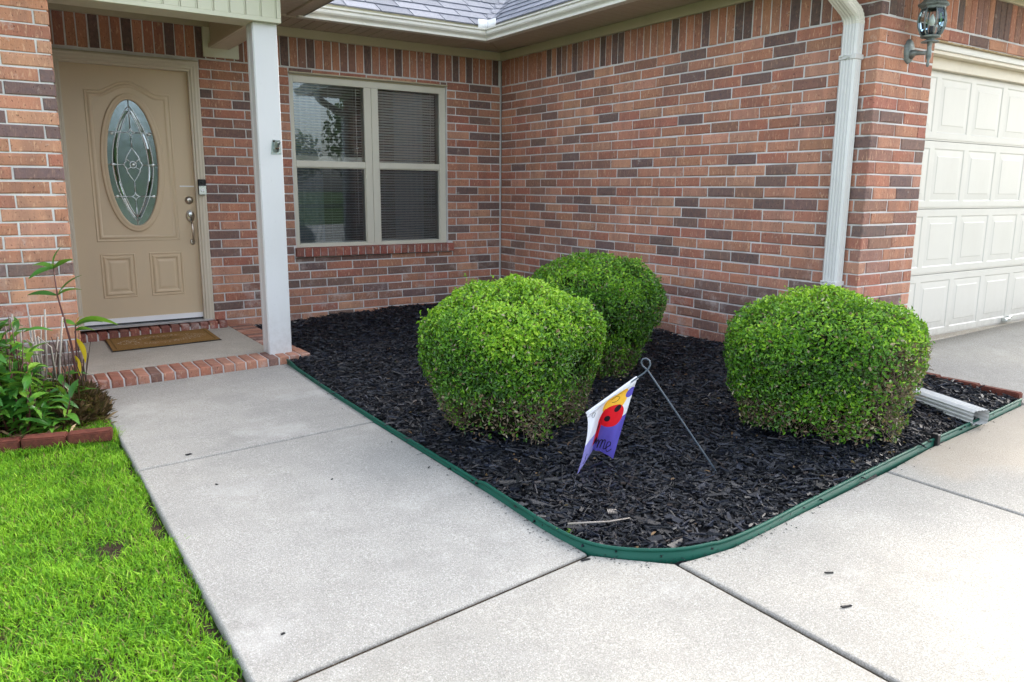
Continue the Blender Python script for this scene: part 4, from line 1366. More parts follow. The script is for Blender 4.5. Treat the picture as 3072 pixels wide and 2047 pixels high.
def mat_mat():
    t = NT('coir mat'); o = t.uv(); p = t.pos()
    x, y, z = t.sepxyz(o)
    g = t.noise(p, 240, 3, .7)
    c = t.ramp(g, [(.3, (.15,.082,.025)), (.55, (.30,.175,.06)), (.8, (.42,.27,.11))])
    # worn white scroll print in a broad oval, dark worn medallion in the middle
    dx = t.math('MULTIPLY', t.math('SUBTRACT', x, .5), 2.25); dy = t.math('MULTIPLY', t.math('SUBTRACT', y, .5), 3.0)
    rr = t.math('SQRT', t.math('ADD', t.math('MULTIPLY', dx, dx), t.math('MULTIPLY', dy, dy)))
    ring = t.ramp(rr, [(.45, 0), (.58, 1), (.92, 1), (1.0, 0)])
    scr = t.ramp(t.noise(t.mapping(o, (9,4.5,1)), 2.2, 2, .5, 2.4), [(.50, 0), (.54, 1), (.58, 0)])
    wear = t.ramp(t.noise(p, 45, 3), [(.42, 0), (.6, 1)])
    c = t.mix(t.math('MULTIPLY', t.math('MULTIPLY', ring, scr), t.math('MULTIPLY', wear, .95)), c, (.80,.76,.68))
    med = t.ramp(rr, [(.25, 1), (.42, 0)])
    net = t.ramp(t.noise(t.mapping(o, (16,8,1)), 1.6, 2, .5, 1.6), [(.44, 0), (.50, .95), (.60, 0)])
    c = t.mix(t.math('MULTIPLY', med, net), c, (.045,.03,.018))
    # dark inner border line
    ex = t.math('MINIMUM', x, t.math('SUBTRACT', 1.0, x)); ey = t.math('MINIMUM', y, t.math('SUBTRACT', 1.0, y))
    bl = t.math('LESS_THAN', t.math('ABSOLUTE', t.math('SUBTRACT', t.math('MINIMUM', t.math('MULTIPLY', ex, 1.45), ey), .055)), .011)
    c = t.mix(t.math('MULTIPLY', bl, .55), c, (.08,.05,.02))
    return t.done(t.principled(c, .95, .1, normal=t.bump(g, .8, .004)))
dm = empty('doormat', (-3.395, -.36, pz(-3.4)+.001), 0); tag(dm, 'brown coir doormat with worn scroll print on the porch in front of the door', 'doormat')
dm.rotation_euler = (0, -.023, R(-1.2))
mb = MB(); mb.bbox(-.386, .386, -.280, .268, .001, .006, .001); mb.build('backing', M['black'], dm)
me = bpy.data.meshes.new('pile'); n_ = 24; V = []; F = []; UV = []
for i in range(n_+1):
    for j in range(n_+1):
        a, b_ = i/n_, j/n_; V.append((-.378+.756*a, -.272+.532*b_, .012+.0008*math.sin(9*a+4*b_)))
for i in range(n_):
    for j in range(n_): F.append((i*(n_+1)+j, (i+1)*(n_+1)+j, (i+1)*(n_+1)+j+1, i*(n_+1)+j+1))
me.from_pydata(V, [], F); uvl = me.uv_layers.new(name='UVMap')
for lp in me.loops: v = V[lp.vertex_index]; uvl.data[lp.index].uv = ((v[0]+.378)/.756, (v[1]+.272)/.532)
po = link('pile', me, mat_mat(), dm); s = po.modifiers.new('t', 'SOLIDIFY'); s.thickness = .0055; s.offset = -1

# ------------------------------------------------------------------ mulch bed
OUT = [(-2.792,-1.56),(-2.831,-2.496),(-2.846,-3.177),(-2.853,-3.865),(-2.860,-4.249),(-2.876,-4.604),(-2.880,-4.80),(-2.862,-4.955),(-2.80,-5.064),(-2.691,-5.156),(-2.585,-5.205),(-2.433,-5.226),(-2.233,-5.216),(-1.964,-5.184),(-1.448,-5.129),(-.911,-5.077),(-.346,-5.036),(.205,-4.990)]
def catmull(P, k=6):
    out = []
    for i in range(len(P)-1):
        p0 = Vector(P[max(i-1,0)]); p1 = Vector(P[i]); p2 = Vector(P[i+1]); p3 = Vector(P[min(i+2,len(P)-1)])
        for j in range(k):
            t_ = j/k
            out.append(.5*((2*p1)+(p2-p0)*t_+(2*p0-5*p1+4*p2-p3)*t_*t_+(3*p1-p0-3*p2+p3)*t_**3))
    out.append(Vector(P[-1])); return out
EDGE = catmull(OUT)
def in_bed(x, y):
    """bed outline: walls, porch rim, edging"""
    if y > -.004 or x < -2.87: return False
    if y > -4.075 and x > -.006: return False
    if y <= -4.075 and x > .185: return False
    if y > -1.545 and x < -2.61: return False
    # left/front edging
    best = None
    if x < -2.60 or y < -4.97:
        # polygon test against the edging curve
        c = False; poly = EDGE_POLY; j = len(poly)-1
        for i in range(len(poly)):
            if (poly[i][1] > y) != (poly[j][1] > y) and x < (poly[j][0]-poly[i][0])*(y-poly[i][1])/(poly[j][1]-poly[i][1])+poly[i][0]: c = not c
            j = i
        return c
    return True
EDGE_POLY = [(p.x+.012, p.y+.010) for p in EDGE]+[(.3,0),(-2.61,0),(-2.61,-1.545)]
# soil under the bed
bm = bmesh.new(); step = .06
vs = {}
nx, ny = int(3.2/step), int(5.4/step)
for i in range(nx+1):
    for j in range(ny+1):
        x, y = -2.90+i*step, -5.28+j*step
        if in_bed(min(max(x,-2.8), -.03) if x < .0 else x, y) or in_bed(x+.05, y+.05) or in_bed(x, y) or in_bed(x-.05, y-.0):
            vs[i,j] = bm.verts.new((x, y, mulch_z(x, y)-.012))
for (i, j) in list(vs):
    q = [(i,j),(i+1,j),(i+1,j+1),(i,j+1)]
    if all(k in vs for k in q): bm.faces.new([vs[k] for k in q])
# keep the base inside the edging
for v in list(bm.verts):
    if not in_bed(v.co.x, v.co.y): v.co.z = min(v.co.z, base(v.co.x)-.02)
me = bpy.data.meshes.new('mulch_bed'); bm.to_mesh(me); bm.free()
mulch_bed = link('mulch_bed', me, M['mulchbase']); tag(mulch_bed, kind='structure')

def chips(n, zoff, Lr, Wr, seed, ymin=-5.25, near=None):
    q = np.random.default_rng(seed)
    pts = []
    while len(pts) < n:
        x = q.uniform(-2.88, .19); y = q.uniform(ymin, -.01)
        if y > -3.0 and q.random() > .62: continue
        if in_bed(x, y): pts.append((x, y))
    P = np.array(pts)
    Z = np.array([mulch_z(x, y) for x, y in pts])
    k = len(P)
    L = q.uniform(*Lr, k)*np.where(q.random(k) < .12, 1.5, 1); Wd = q.uniform(*Wr, k); T = q.uniform(.003, .008, k)
    yaw = q.uniform(0, 2*np.pi, k); pit = q.normal(0, .22, k); rol = q.normal(0, .35, k)
    cy, sy, cp, sp_, cr, sr = np.cos(yaw), np.sin(yaw), np.cos(pit), np.sin(pit), np.cos(rol), np.sin(rol)
    ex = np.stack([cy*cp, sy*cp, sp_], 1)
    s0 = np.stack([-sy, cy, np.zeros(k)], 1); u0 = np.cross(ex, s0)
    ey = s0*cr[:,None]+u0*sr[:,None]; ez = np.cross(ex, ey)
    L = L*np.clip(q.lognormal(0, .35, k), .5, 2.2); Wd = Wd*np.clip(q.lognormal(0, .4, k), .4, 2.2)
    C0 = np.stack([P[:,0], P[:,1], Z+zoff+q.uniform(-.007, .012, k)], 1)
    V = np.zeros((k, 8, 3)); idx = 0
    for sz in (-1, 1):
        for (a, b_) in ((-1,-1),(1,-1),(1,1),(-1,1)):
            tl = q.uniform(.55, 1.0, k); tw = q.uniform(.45, 1.0, k)
            V[:,idx] = C0+ex*(a*L/2*tl)[:,None]+ey*(b_*Wd/2*tw)[:,None]+ez*(sz*T/2)[:,None]; idx += 1
    F = np.array([(4,5,6,7),(0,1,5,4),(1,2,6,5),(2,3,7,6),(3,0,4,7)])
    FF = (np.arange(k)[:,None,None]*8+F[None]).reshape(-1, 4)
    rv = np.repeat(np.clip(q.beta(1.4, 2.6, k)+np.where(q.random(k) < .006, .6, 0), 0, 1), 5)
    return V.reshape(-1, 3), FF, rv
A1 = chips(40000, .000, (.017,.046), (.005,.012), 3)
A2 = chips(13000, .007, (.024,.062), (.007,.017), 4)
A3 = chips(9000, .012, (.018,.055), (.0012,.0030), 6)
V = np.concatenate([A1[0], A2[0], A3[0]]); F = np.concatenate([A1[1], A2[1]+len(A1[0]), A3[1]+len(A1[0])+len(A2[0])])
rv = np.concatenate([A1[2], A2[2], np.where(np.repeat(nrng.random(9000), 5) < .12, .99, np.clip(A3[2]+.2, 0, .93))])
mulch = link('mulch', fast_mesh('mulch', V, F, {'rnd': rv}, M['mulch']))
tag(mulch, 'black dyed bark mulch covering the planting bed', 'mulch', kind='stuff')

def leaf_cards(P, N, L, W, q, rv, lift=.35, name='leaf', mat=None, fold=.25, up_bias=0.0):
    """P positions, N outward normals -> folded six-sided leaves"""
    k = len(P)
    rnd = q.normal(0, 1, (k, 3))
    d = np.cross(N, rnd); d /= np.linalg.norm(d, axis=1)[:,None]+1e-9
    d = d+N*q.uniform(lift*.3, lift*1.8, k)[:,None]; d[:,2] += up_bias
    d /= np.linalg.norm(d, axis=1)[:,None]
    s = np.cross(d, N+q.normal(0, .45, (k, 3))); s /= np.linalg.norm(s, axis=1)[:,None]+1e-9
    h = np.cross(s, d)
    L = L[:,None]; W = W[:,None]
    V = np.zeros((k, 6, 3))
    V[:,0] = P; V[:,3] = P+d*L-h*L*.12
    V[:,1] = P+d*L*.33+s*W*.5+h*W*fold; V[:,2] = P+d*L*.72+s*W*.40+h*W*fold*.7
    V[:,5] = P+d*L*.33-s*W*.5+h*W*fold; V[:,4] = P+d*L*.72-s*W*.40+h*W*fold*.7
    F = np.array([(0,1,2,3),(0,3,4,5)])
    FF = (np.arange(k)[:,None,None]*6+F[None]).reshape(-1, 4)
    return V.reshape(-1, 3), FF, np.repeat(rv, 2)

# ------------------------------------------------------------------ clipped shrubs
from mathutils import noise as mnoise
def vnoise(P, s, seed):
    return np.array([mnoise.noise(Vector((p[0]*s+seed, p[1]*s+seed*.7, p[2]*s))) for p in P])
def shrub(name, label, c, rx, ry, top, bot_r, seed, nleaf, bare=None, fresh=.5, yaw=0.0, zb=None):
    q = np.random.default_rng(seed)
    zb = mulch_z(c[0], c[1]) if zb is None else zb
    root = empty(name, (c[0], c[1], zb))
    tag(root, label, 'shrub', 'clipped shrubs in the mulch bed')
    H = top-zb
    def radius(t_, a):
        # t_ 0 bottom .. 1 top ; flat clipped top, full shoulders, drawn-in foot
        lo = bot_r+(1-bot_r)*np.clip(t_/.62, 0, 1)**.85
        hi = np.where(t_ > .58, np.clip(1-((t_-.58)/.42)**2.6, 0, 1)**.5, 1.0)
        return lo*hi
    cy_, sy_ = math.cos(yaw), math.sin(yaw)
    def surf(t_, a):
        rr = radius(t_, a)
        sq = 1.0/(np.abs(np.cos(a))**2.7+np.abs(np.sin(a))**2.7)**(1/2.7)
        x = rr*rx*sq*np.cos(a); y = rr*ry*sq*np.sin(a)
        return np.stack([x*cy_-y*sy_, x*sy_+y*cy_, t_*H], 1)
    # area-weighted samples
    k = int(nleaf*1.9)
    t_ = np.concatenate([q.uniform(.04, .82, int(k*.6)), 1-q.uniform(0, 1, k-int(k*.6))**2*.30]); a = q.uniform(0, 2*np.pi, k)
    P = surf(t_, a)
    e = 1e-3
    dt = surf(np.clip(t_+e, 0, .9995), a)-surf(np.clip(t_-e, 0, .9995), a); da = surf(t_, a+e)-surf(t_, a-e)
    N = np.cross(da, dt); nl = np.linalg.norm(N, axis=1)[:,None]; N = N/(nl+1e-12)
    N = np.where((nl < 1e-9), np.array([[0,0,1.0]]), N)
    w = np.linalg.norm(da, axis=1)/(2*e)
    keep = q.random(k) < np.clip(w/np.percentile(w, 80), .12, 1)
    P, N, t_, a = P[keep], N[keep], t_[keep], a[keep]
    lump = vnoise(P, 3.4, seed)*.045+vnoise(P, 11, seed+3)*.026
    depth = q.random(len(P))**1.5*.10
    P = P+N*(lump-depth+.012)[:,None]
    gap = vnoise(P, 7.5, seed+9)
    holes = gap < -.31
    bmask = np.zeros(len(P))
    if bare is not None: bmask = bare(P, t_, a, q)
    kill = (holes & (q.random(len(P)) < .75)) | (q.random(len(P)) < bmask*.86)
    P, N, t_, a, depth, bmask = P[~kill], N[~kill], t_[~kill], a[~kill], depth[~kill], bmask[~kill]
    # stray shoots standing out of the clipped surface
    si = q.choice(len(P), 260)
    for _ in range(1):
        k6 = np.repeat(si, 6); st_ = np.tile(np.linspace(.008, 1, 6), len(si))*np.repeat(q.uniform(.010, .032, len(si)), 6)
        dr = N[k6]+np.repeat(q.normal(0, .45, (len(si), 3)), 6, axis=0)+np.array([[0,0,.35]])
        Ps = P[k6]+dr*st_[:,None]
        P = np.concatenate([P, Ps]); N = np.concatenate([N, N[k6]]); t_ = np.concatenate([t_, t_[k6]]); depth = np.concatenate([depth, np.zeros(len(k6))]); bmask = np.concatenate([bmask, bmask[k6]*.3])
    n = len(P)
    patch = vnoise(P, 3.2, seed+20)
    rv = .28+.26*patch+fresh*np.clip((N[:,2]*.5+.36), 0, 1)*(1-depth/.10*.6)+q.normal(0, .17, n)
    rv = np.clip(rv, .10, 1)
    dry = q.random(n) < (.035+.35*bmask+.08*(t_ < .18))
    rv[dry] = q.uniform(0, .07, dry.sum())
    L = q.uniform(.013, .025, n); W = L*q.uniform(.40, .54, n)
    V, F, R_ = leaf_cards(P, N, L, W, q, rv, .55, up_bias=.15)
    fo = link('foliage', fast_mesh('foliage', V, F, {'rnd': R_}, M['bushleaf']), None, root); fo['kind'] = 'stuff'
    # twigs
    mb = MB()
    st = 9
    for i in range(st):
        a0 = 2*math.pi*i/st+q.uniform(-.3,.3)
        p = [(math.cos(a0)*.05, math.sin(a0)*.05, -.03), (math.cos(a0)*rx*.35, math.sin(a0)*ry*.35, H*.3), (math.cos(a0)*rx*.6, math.sin(a0)*ry*.6, H*.68)]
        mb.tube(p, [.014,.010,.005], 6)
    ids = q.choice(n, min(900, n), replace=False)
    bi = np.where((bmask > .3) | (t_ < .25))[0]
    if len(bi): ids = np.concatenate([ids, q.choice(bi, 2200)])
    for i in ids:
        p1 = P[i]+N[i]*q.uniform(-.01,.012); p0 = P[i]-N[i]*q.uniform(.05,.11)+q.normal(0,.03,3)
        pm = (p0+p1)/2+q.normal(0,.008,3)
        mb.tube([p0, pm, p1+N[i]*(.012 if bmask[i] > .3 else 0)+q.normal(0,.012,3)*(bmask[i] > .3)], [.0024,.0018,.0011], 3, cap=False)
    br = mb.build('branches', M['bark'], root, recalc=False)
    # solid blob blocking the view, inner shade put into its colour: dark shrub core
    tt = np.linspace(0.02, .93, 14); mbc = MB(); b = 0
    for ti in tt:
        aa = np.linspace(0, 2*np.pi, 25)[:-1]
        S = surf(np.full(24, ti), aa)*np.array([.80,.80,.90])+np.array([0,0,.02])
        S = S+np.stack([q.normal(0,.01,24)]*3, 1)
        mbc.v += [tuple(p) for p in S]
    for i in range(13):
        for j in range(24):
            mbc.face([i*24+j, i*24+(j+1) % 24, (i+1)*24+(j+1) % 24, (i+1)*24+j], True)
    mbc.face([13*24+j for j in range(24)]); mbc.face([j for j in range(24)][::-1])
    mbc.build('dark_core', M['heart'], root)
    return root
t = NT('dark shrub core'); pp = t.pos(); nn = t.noise(pp, 70, 4, .7)
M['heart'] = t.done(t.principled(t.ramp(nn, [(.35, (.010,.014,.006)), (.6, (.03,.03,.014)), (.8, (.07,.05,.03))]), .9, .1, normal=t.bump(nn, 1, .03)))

def bareA(P, t_, a, q):
    n = vnoise(P, 4, 55)
    low = np.clip((.42-t_)/.25, 0, 1)*np.clip(.72+n, 0, 1)
    right = np.clip((P[:,0]*.5+P[:,1]*-.0-.18)/.1, 0, 1)*np.clip(.25+n*.8, 0, 1)*(t_ > .55)
    return np.clip(low+right, 0, 1)
def bareC(P, t_, a, q):
    n = vnoise(P, 4, 77)
    # thin twiggy side towards the drive
    ang = np.arctan2(P[:,1], P[:,0])
    side = np.clip(1.7-np.abs(ang-R(-84))/R(26), 0, 1)*np.clip((.84-t_)/.2, 0, 1)*1.05
    low = np.clip((.36-t_)/.22, 0, 1)*.8
    return np.clip((side+low)*(.75+n), 0, 1)
def bareB(P, t_, a, q):
    n = vnoise(P, 4, 33)
    return np.clip(np.clip((.34-t_)/.2, 0, 1)*(.6+n), 0, 1)
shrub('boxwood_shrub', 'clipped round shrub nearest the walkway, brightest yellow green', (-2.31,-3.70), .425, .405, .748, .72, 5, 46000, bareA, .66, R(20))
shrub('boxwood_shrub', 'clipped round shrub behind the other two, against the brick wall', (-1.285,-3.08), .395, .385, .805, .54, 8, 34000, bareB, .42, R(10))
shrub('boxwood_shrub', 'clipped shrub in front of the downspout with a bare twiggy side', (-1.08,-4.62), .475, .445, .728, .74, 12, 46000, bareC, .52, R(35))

# ------------------------------------------------------------------ green edging strip
edg = empty('lawn_edging', (-2.6, -5.1, 0)); tag(edg, 'green enamelled metal edging curving around the mulch bed', 'edging')
edg.matrix_basis = Matrix()
def edge_h(i):
    p = EDGE[i]
    if p.y > -4.3 and p.x < -2.8: return .019
    if p.x < -2.5: return .031
    return .027
mb = MB(); n = len(EDGE); mb.tube([(p.x, p.y, base(p.x)+edge_h(i)) for i, p in enumerate(EDGE)], .0065, 8)
mb.build('rolled_top', M['edging'], edg)
mb = MB(); b = len(mb.v)
for i, p in enumerate(EDGE): mb.v += [(p.x, p.y, base(p.x)-.05), (p.x, p.y, base(p.x)+edge_h(i))]
for i in range(n-1): mb.face([b+2*i, b+2*i+2, b+2*i+3, b+2*i+1], True)
eo = mb.build('strip', M['edging'], edg); s = eo.modifiers.new('t', 'SOLIDIFY'); s.thickness = .005; s.offset = 0
mb = MB(); mb.bbox(-.845, -.820, -5.092, -5.056, .03, .112, .003); mb.build('connector', M['black'], edg)

# ------------------------------------------------------------------ edging bricks
def loose_brick(name, label, c, size, rz, group, mat='redbrick', tilt=(0,0)):
    me = bpy.data.meshes.new(name); bm = bmesh.new(); bmesh.ops.create_cube(bm, size=1)
    for v in bm.verts: v.co = Vector((v.co.x*size[0]+rng.uniform(-.002,.002), v.co.y*size[1]+rng.uniform(-.002,.002), v.co.z*size[2]+rng.uniform(-.0015,.0015)))
    bmesh.ops.bevel(bm, geom=bm.edges[:], offset=.006, segments=2, affect='EDGES')
    bm.to_mesh(me); bm.free()
    o = link(name, me, M[mat], None, c, (tilt[0], tilt[1], rz))
    tag(o, label, 'brick', group); return o
for i, (y, lb) in enumerate(((-4.875, 'red edging brick at the tip of the bed nearest the spout mouth'), (-4.650, 'middle red edging brick between mulch and driveway'), (-4.425, 'red edging brick nearest the garage pier, beside the mulch'), (-4.200, 'red edging brick against the foot of the garage pier'))):
    loose_brick('edging_brick', lb, (.215, y, .1015+.004*i), (.052,.215,.085), R(rng.uniform(-1.5,1.5)), 'red bricks edging the mulch by the drive')
for i, (x, y, rz, lb) in enumerate(((-4.127,-2.600,-14,'red edging brick at the walkway end of the left plant bed'), (-4.322,-2.552,-13,'red edging brick second from the walkway in front of the leafy plant'), (-4.520,-2.506,-12,'red edging brick at the left edge of the picture in front of the leafy plant'), (-4.72,-2.46,-12,'red edging brick beyond the picture edge in the left bed row'))):
    loose_brick('edging_brick', lb, (x, y, base(x)+.018), (.194,.082,.056), R(rz+rng.uniform(-1.5,1.5)), 'red bricks edging the left plant bed', tilt=(R(rng.uniform(-2,2)), R(rng.uniform(-1,1))))

# ------------------------------------------------------------------ garden flag on its stand
FY = .7443
fh = Vector((math.cos(FY), -math.sin(FY), 0)); fn = Vector((math.sin(FY), math.cos(FY), 0))   # right, away from the viewer
B0 = Vector((-1.983,-4.753,.064))
stand = empty('flag_stand', (-1.983,-4.753,.05)); tag(stand, 'leaning blue grey metal flag stand with a loop at its top', 'flag stand')
stand.matrix_basis = Matrix()
def arr(*p): return [Vector(x) for x in p]
mb = MB()
loopc = Vector((-2.209,-4.544,.512))
pole = [Vector((-2.012,-4.726,.0)), Vector((-1.995,-4.742,.035)), B0, B0+(Vector((-2.203,-4.55,.484))-B0)*.5, Vector((-2.203,-4.55,.484))]
L1 = [Vector((-2.219,-4.535,.503)), Vector((-2.2235,-4.531,.520)), Vector((-2.219,-4.535,.532)), Vector((-2.209,-4.545,.536)), Vector((-2.199,-4.554,.528)), Vector((-2.195,-4.557,.511)), Vector((-2.200,-4.553,.494)), Vector((-2.212,-4.542,.475)), Vector((-2.228,-4.527,.458))]
for k, p in enumerate(L1): L1[k] = p - fn*.004*(k/len(L1))*2
path = catmull([tuple(p) for p in pole[:2]], 1) 
full = [pole[0], pole[1], B0]+[B0+(pole[4]-B0)*t_ for t_ in (.25,.5,.75,1)]+L1+[Vector((-2.30,-4.46,.379))-fn*.001, Vector((-2.386,-4.381,.286))-fn*.001]
mb.tube(full, .0040, 8); mb.build('pole', M['polemetal'], stand)
mb = MB(); mb.tube([B0+Vector((0,0,0)), Vector((-1.972,-4.763,.02))], .004, 8); mb.build('prong', M['polemetal'], stand)

def zpx(x, y):
    """flag plane coordinates measured along fh and z from the arm end"""
    return Vector((x, y))
# control columns: (s along fh from pole base, z)
def S(p): v = Vector(p)-B0; return (v.dot(fh), p[2])
def Spt(s, z, d=0.0): return Vector((B0.x, B0.y, 0))+fh*s+fn*d+Vector((0,0,z))
sc = 1
c0 = [S((-2.234,-4.522,.452)), S((-2.267,-4.491,.272)), S((-2.300,-4.46,.089))]
c2 = [S((-2.388,-4.38,.282)), S((-2.384,-4.384,.188)), S((-2.408,-4.361,.056))]
arm = lambda t_: (c0[0][0]+(c2[0][0]-c0[0][0])*t_, c0[0][1]+(c2[0][1]-c0[0][1])*t_)
c1 = [arm(.55), S((-2.342,-4.422,.246)), S((-2.364,-4.401,.110))]
def quad(c, j):   # through three points at j=0,.5,1
    a, b_, d = c
    f0 = 2*(j-.5)*(j-1); f1 = -4*j*(j-1); f2 = 2*j*(j-.5)
    return (a[0]*f0+b_[0]*f1+d[0]*f2, a[1]*f0+b_[1]*f1+d[1]*f2)
def flag_pt(i, j, off=0.0):
    p0, p1, p2 = quad(c0, j), quad(c1, j), quad(c2, j)
    if i < .55:
        t_ = i/.55; s_ = p0[0]+(p1[0]-p0[0])*t_; z_ = p0[1]+(p1[1]-p0[1])*t_
        d = .05*j**.6*(t_**2)+.010*math.sin(math.pi*t_)*j
    else:
        t_ = (i-.55)/.45; s_ = p1[0]+(p2[0]-p1[0])*t_; z_ = p1[1]+(p2[1]-p1[1])*t_
        d = .05*j**.6*(1-t_)**1.4-.165*j**1.5*t_
    sl = -.010*math.sin(math.pi*min(j/.10, 1.0)) if j < .1 else 0
    d += .010*math.sin(i*11+j*5)*min(1, j*1.6)+.005*math.sin(i*23-j*7)*j
    return Spt(s_, z_, d+sl-off)
def flag_mat():
    t = NT('printed flag cloth'); o = t.uv(); x, y, z = t.sepxyz(o)
    def ell(cx, cy, rx, ry, soft=.06):
        dx = t.math('DIVIDE', t.math('SUBTRACT', x, cx), rx); dy = t.math('DIVIDE', t.math('SUBTRACT', y, cy), ry)
        rr = t.math('ADD', t.math('MULTIPLY', dx, dx), t.math('MULTIPLY', dy, dy))
        return t.ramp(rr, [(1-soft, 1), (1.0, 0)])
    c = (.80,.80,.84)
    nz = t.noise(o, 4, 3)
    purple = (.115,.095,.46)
    gt = lambda a, b_: t.math('GREATER_THAN', a, b_)
    # purple ground below, rising towards the right edge; lavender on the turned flap
    low = gt(t.math('ADD', y, t.math('MULTIPLY', x, -.30)), .445)
    c = t.mix(low, c, purple)
    flap = t.math('MULTIPLY', gt(x, .60), 1.0)
    c = t.mix(flap, c, (.78,.79,.84))
    c = t.mix(t.math('MULTIPLY', flap, gt(y, .62)), c, (.30,.28,.66))
    # yellow flower head near the sleeve
    yel = t.mix(nz, (.95,.42,.05), (.98,.66,.06))
    c = t.mix(ell(.36, .20, .27, .20), c, yel)
    c = t.mix(ell(.06, .165, .09, .065), c, purple)
    c = t.mix(t.math('MULTIPLY', gt(x, .72), t.math('LESS_THAN', y, .62)), c, (.82,.82,.86))
    c = t.mix(t.math('LESS_THAN', y, .055), c, (.80,.80,.82))
    # ladybird body and spots
    red = (.72,.012,.022)
    c = t.mix(ell(.37, .44, .30, .185), c, red)
    c = t.mix(t.math('MULTIPLY', t.math('MULTIPLY', gt(x, .52), t.math('LESS_THAN', x, .66)), t.math('MULTIPLY', gt(y, .40), t.math('LESS_THAN', y, .86))), c, red)
    for e in ((.245,.335,.075,.052),(.42,.485,.072,.052),(.60,.575,.035,.075),(.57,.84,.05,.05)):
        c = t.mix(ell(*e), c, (.02,.012,.018))
    w = t.n('ShaderNodeTexWave'); t.l(o, w.inputs[0]); w.inputs['Scale'].default_value = 160
    p = t.principled(c, .7, .2, normal=t.bump(w.outputs[1], .06, .001))
    tl = t.n('ShaderNodeBsdfTranslucent'); t.l(c, tl.inputs[0])
    mx = t.n('ShaderNodeMixShader'); mx.inputs[0].default_value = .25
    t.l(p.outputs[0], mx.inputs[1]); t.l(tl.outputs[0], mx.inputs[2])
    return t.done(mx)
flag = empty('garden_flag', (-2.33,-4.43,.05)); tag(flag, 'crumpled purple, yellow and white garden flag with a red ladybird hanging from the stand', 'flag')
flag.matrix_basis = Matrix()
NI, NJ = 44, 48; V = []; F = []
for i in range(NI+1):
    for j in range(NJ+1): V.append(tuple(flag_pt(i/NI, j/NJ)))
for i in range(NI):
    for j in range(NJ): F.append((i*(NJ+1)+j, i*(NJ+1)+j+1, (i+1)*(NJ+1)+j+1, (i+1)*(NJ+1)+j))
me = bpy.data.meshes.new('cloth'); me.from_pydata(V, [], F); uvl = me.uv_layers.new(name='UVMap')
for lp in me.loops: uvl.data[lp.index].uv = (lp.vertex_index//(NJ+1)/NI, lp.vertex_index % (NJ+1)/NJ)
me.polygons.foreach_set('use_smooth', [True]*len(F))
fo = link('cloth', me, flag_mat(), flag)
mb = MB(); mb.tube([flag_pt(t_/14, 0.0)-fn*.001 for t_ in range(15)], .0075, 8)
t = NT('flag sleeve'); mb.build('sleeve', t.done(t.principled((.80,.80,.84), .7, .2)), flag)
# hem stitching and handwritten letters "me"
t = NT('black ink'); INK = t.done(t.principled((.012,.010,.02), .6, .2))
def stroke(mb, pts, rad=.0016):
    P = catmull(pts, 5)
    mb.tube([flag_pt(p.x, p.y, .0022) for p in P], rad, 5)
mb = MB()
stroke(mb, [(.53,.90),(.50,.845),(.475,.83),(.468,.86),(.478,.955),(.45,.86),(.405,.825),(.385,.85),(.40,.955),(.365,.85),(.325,.825),(.305,.85),(.312,.94),(.285,.95)], .0018)
stroke(mb, [(.285,.95),(.235,.91),(.17,.855),(.175,.82),(.225,.825),(.25,.875),(.235,.935),(.19,.955),(.11,.90)], .0018)
mb.build('lettering', INK, flag)
for pts in ([(.46,.12),(.40,.10),(.33,.115),(.28,.155),(.30,.19),(.36,.20),(.43,.185)], [(.86,.20),(.90,.15),(.86,.10),(.82,.14),(.85,.21)], [(.80,.86),(.84,.90),(.80,.93),(.86,.96)]):
    mb = MB(); stroke(mb, pts, .0008); mb.build('flower_outline', INK, flag)


# ------------------------------------------------------------------ lawn
def lawn_edge_x(y): return -4.012+.018*math.sin(7*y)+.012*math.sin(17*y+1)
def blades(n, seed, x0, x1, y0, y1, hmin, hmax, dens=None, wr=(.0025,.005)):
    q = np.random.default_rng(seed)
    x = q.uniform(x0, x1, n); y = q.uniform(y0, y1, n)
    ed = np.array([lawn_edge_x(v) for v in y])
    ok = x < ed+q.normal(0, .014, n)
    if dens is not None: ok &= dens(x, y, q)
    x, y = x[ok], y[ok]; n = len(x)
    z = np.array([base(v) for v in x])-.033
    h = q.uniform(hmin, hmax, n)*(.75+.5*q.random(n)); w = q.uniform(*wr, n)
    cl = np.array([mnoise.noise(Vector((a*6, b_*6, 0))) for a, b_ in zip(x, y)])
    cl2 = np.array([mnoise.noise(Vector((a*19, b_*19, 4))) for a, b_ in zip(x, y)])
    a = q.uniform(0, 2*np.pi, n); lean = q.uniform(.15, 1.2, n)*h
    d = np.stack([np.cos(a), np.sin(a), np.zeros(n)], 1); s = np.stack([-np.sin(a), np.cos(a), np.zeros(n)], 1)
    B = np.stack([x, y, z], 1); up = np.array([[0,0,1.0]])
    h = h*(1+.25*cl)
    V = np.zeros((n, 6, 3)); W = w[:,None]/2; H = h[:,None]; LN_ = lean[:,None]
    V[:,0] = B-s*W*.8; V[:,1] = B+s*W*.8
    m1 = B+up*H*.58+d*LN_*.38; V[:,2] = m1+s*W; V[:,3] = m1-s*W
    m2 = B+up*H*(1-.22*LN_/H)+d*LN_; V[:,4] = m2+s*W*.25; V[:,5] = m2-s*W*.25
    F = np.array([(0,1,2,3),(3,2,4,5)])
    FF = (np.arange(n)[:,None,None]*6+F[None]).reshape(-1, 4)
    rv = np.clip(.48+.26*cl+.20*cl2+q.normal(0, .18, n), .07, 1)
    dry_ = q.random(n) < .06; rv[dry_] = q.uniform(0, .05, dry_.sum()); dull = q.random(n) < .09; rv[dull] = q.uniform(.08, .3, dull.sum())
    return V.reshape(-1, 3), FF, np.repeat(rv, 2)
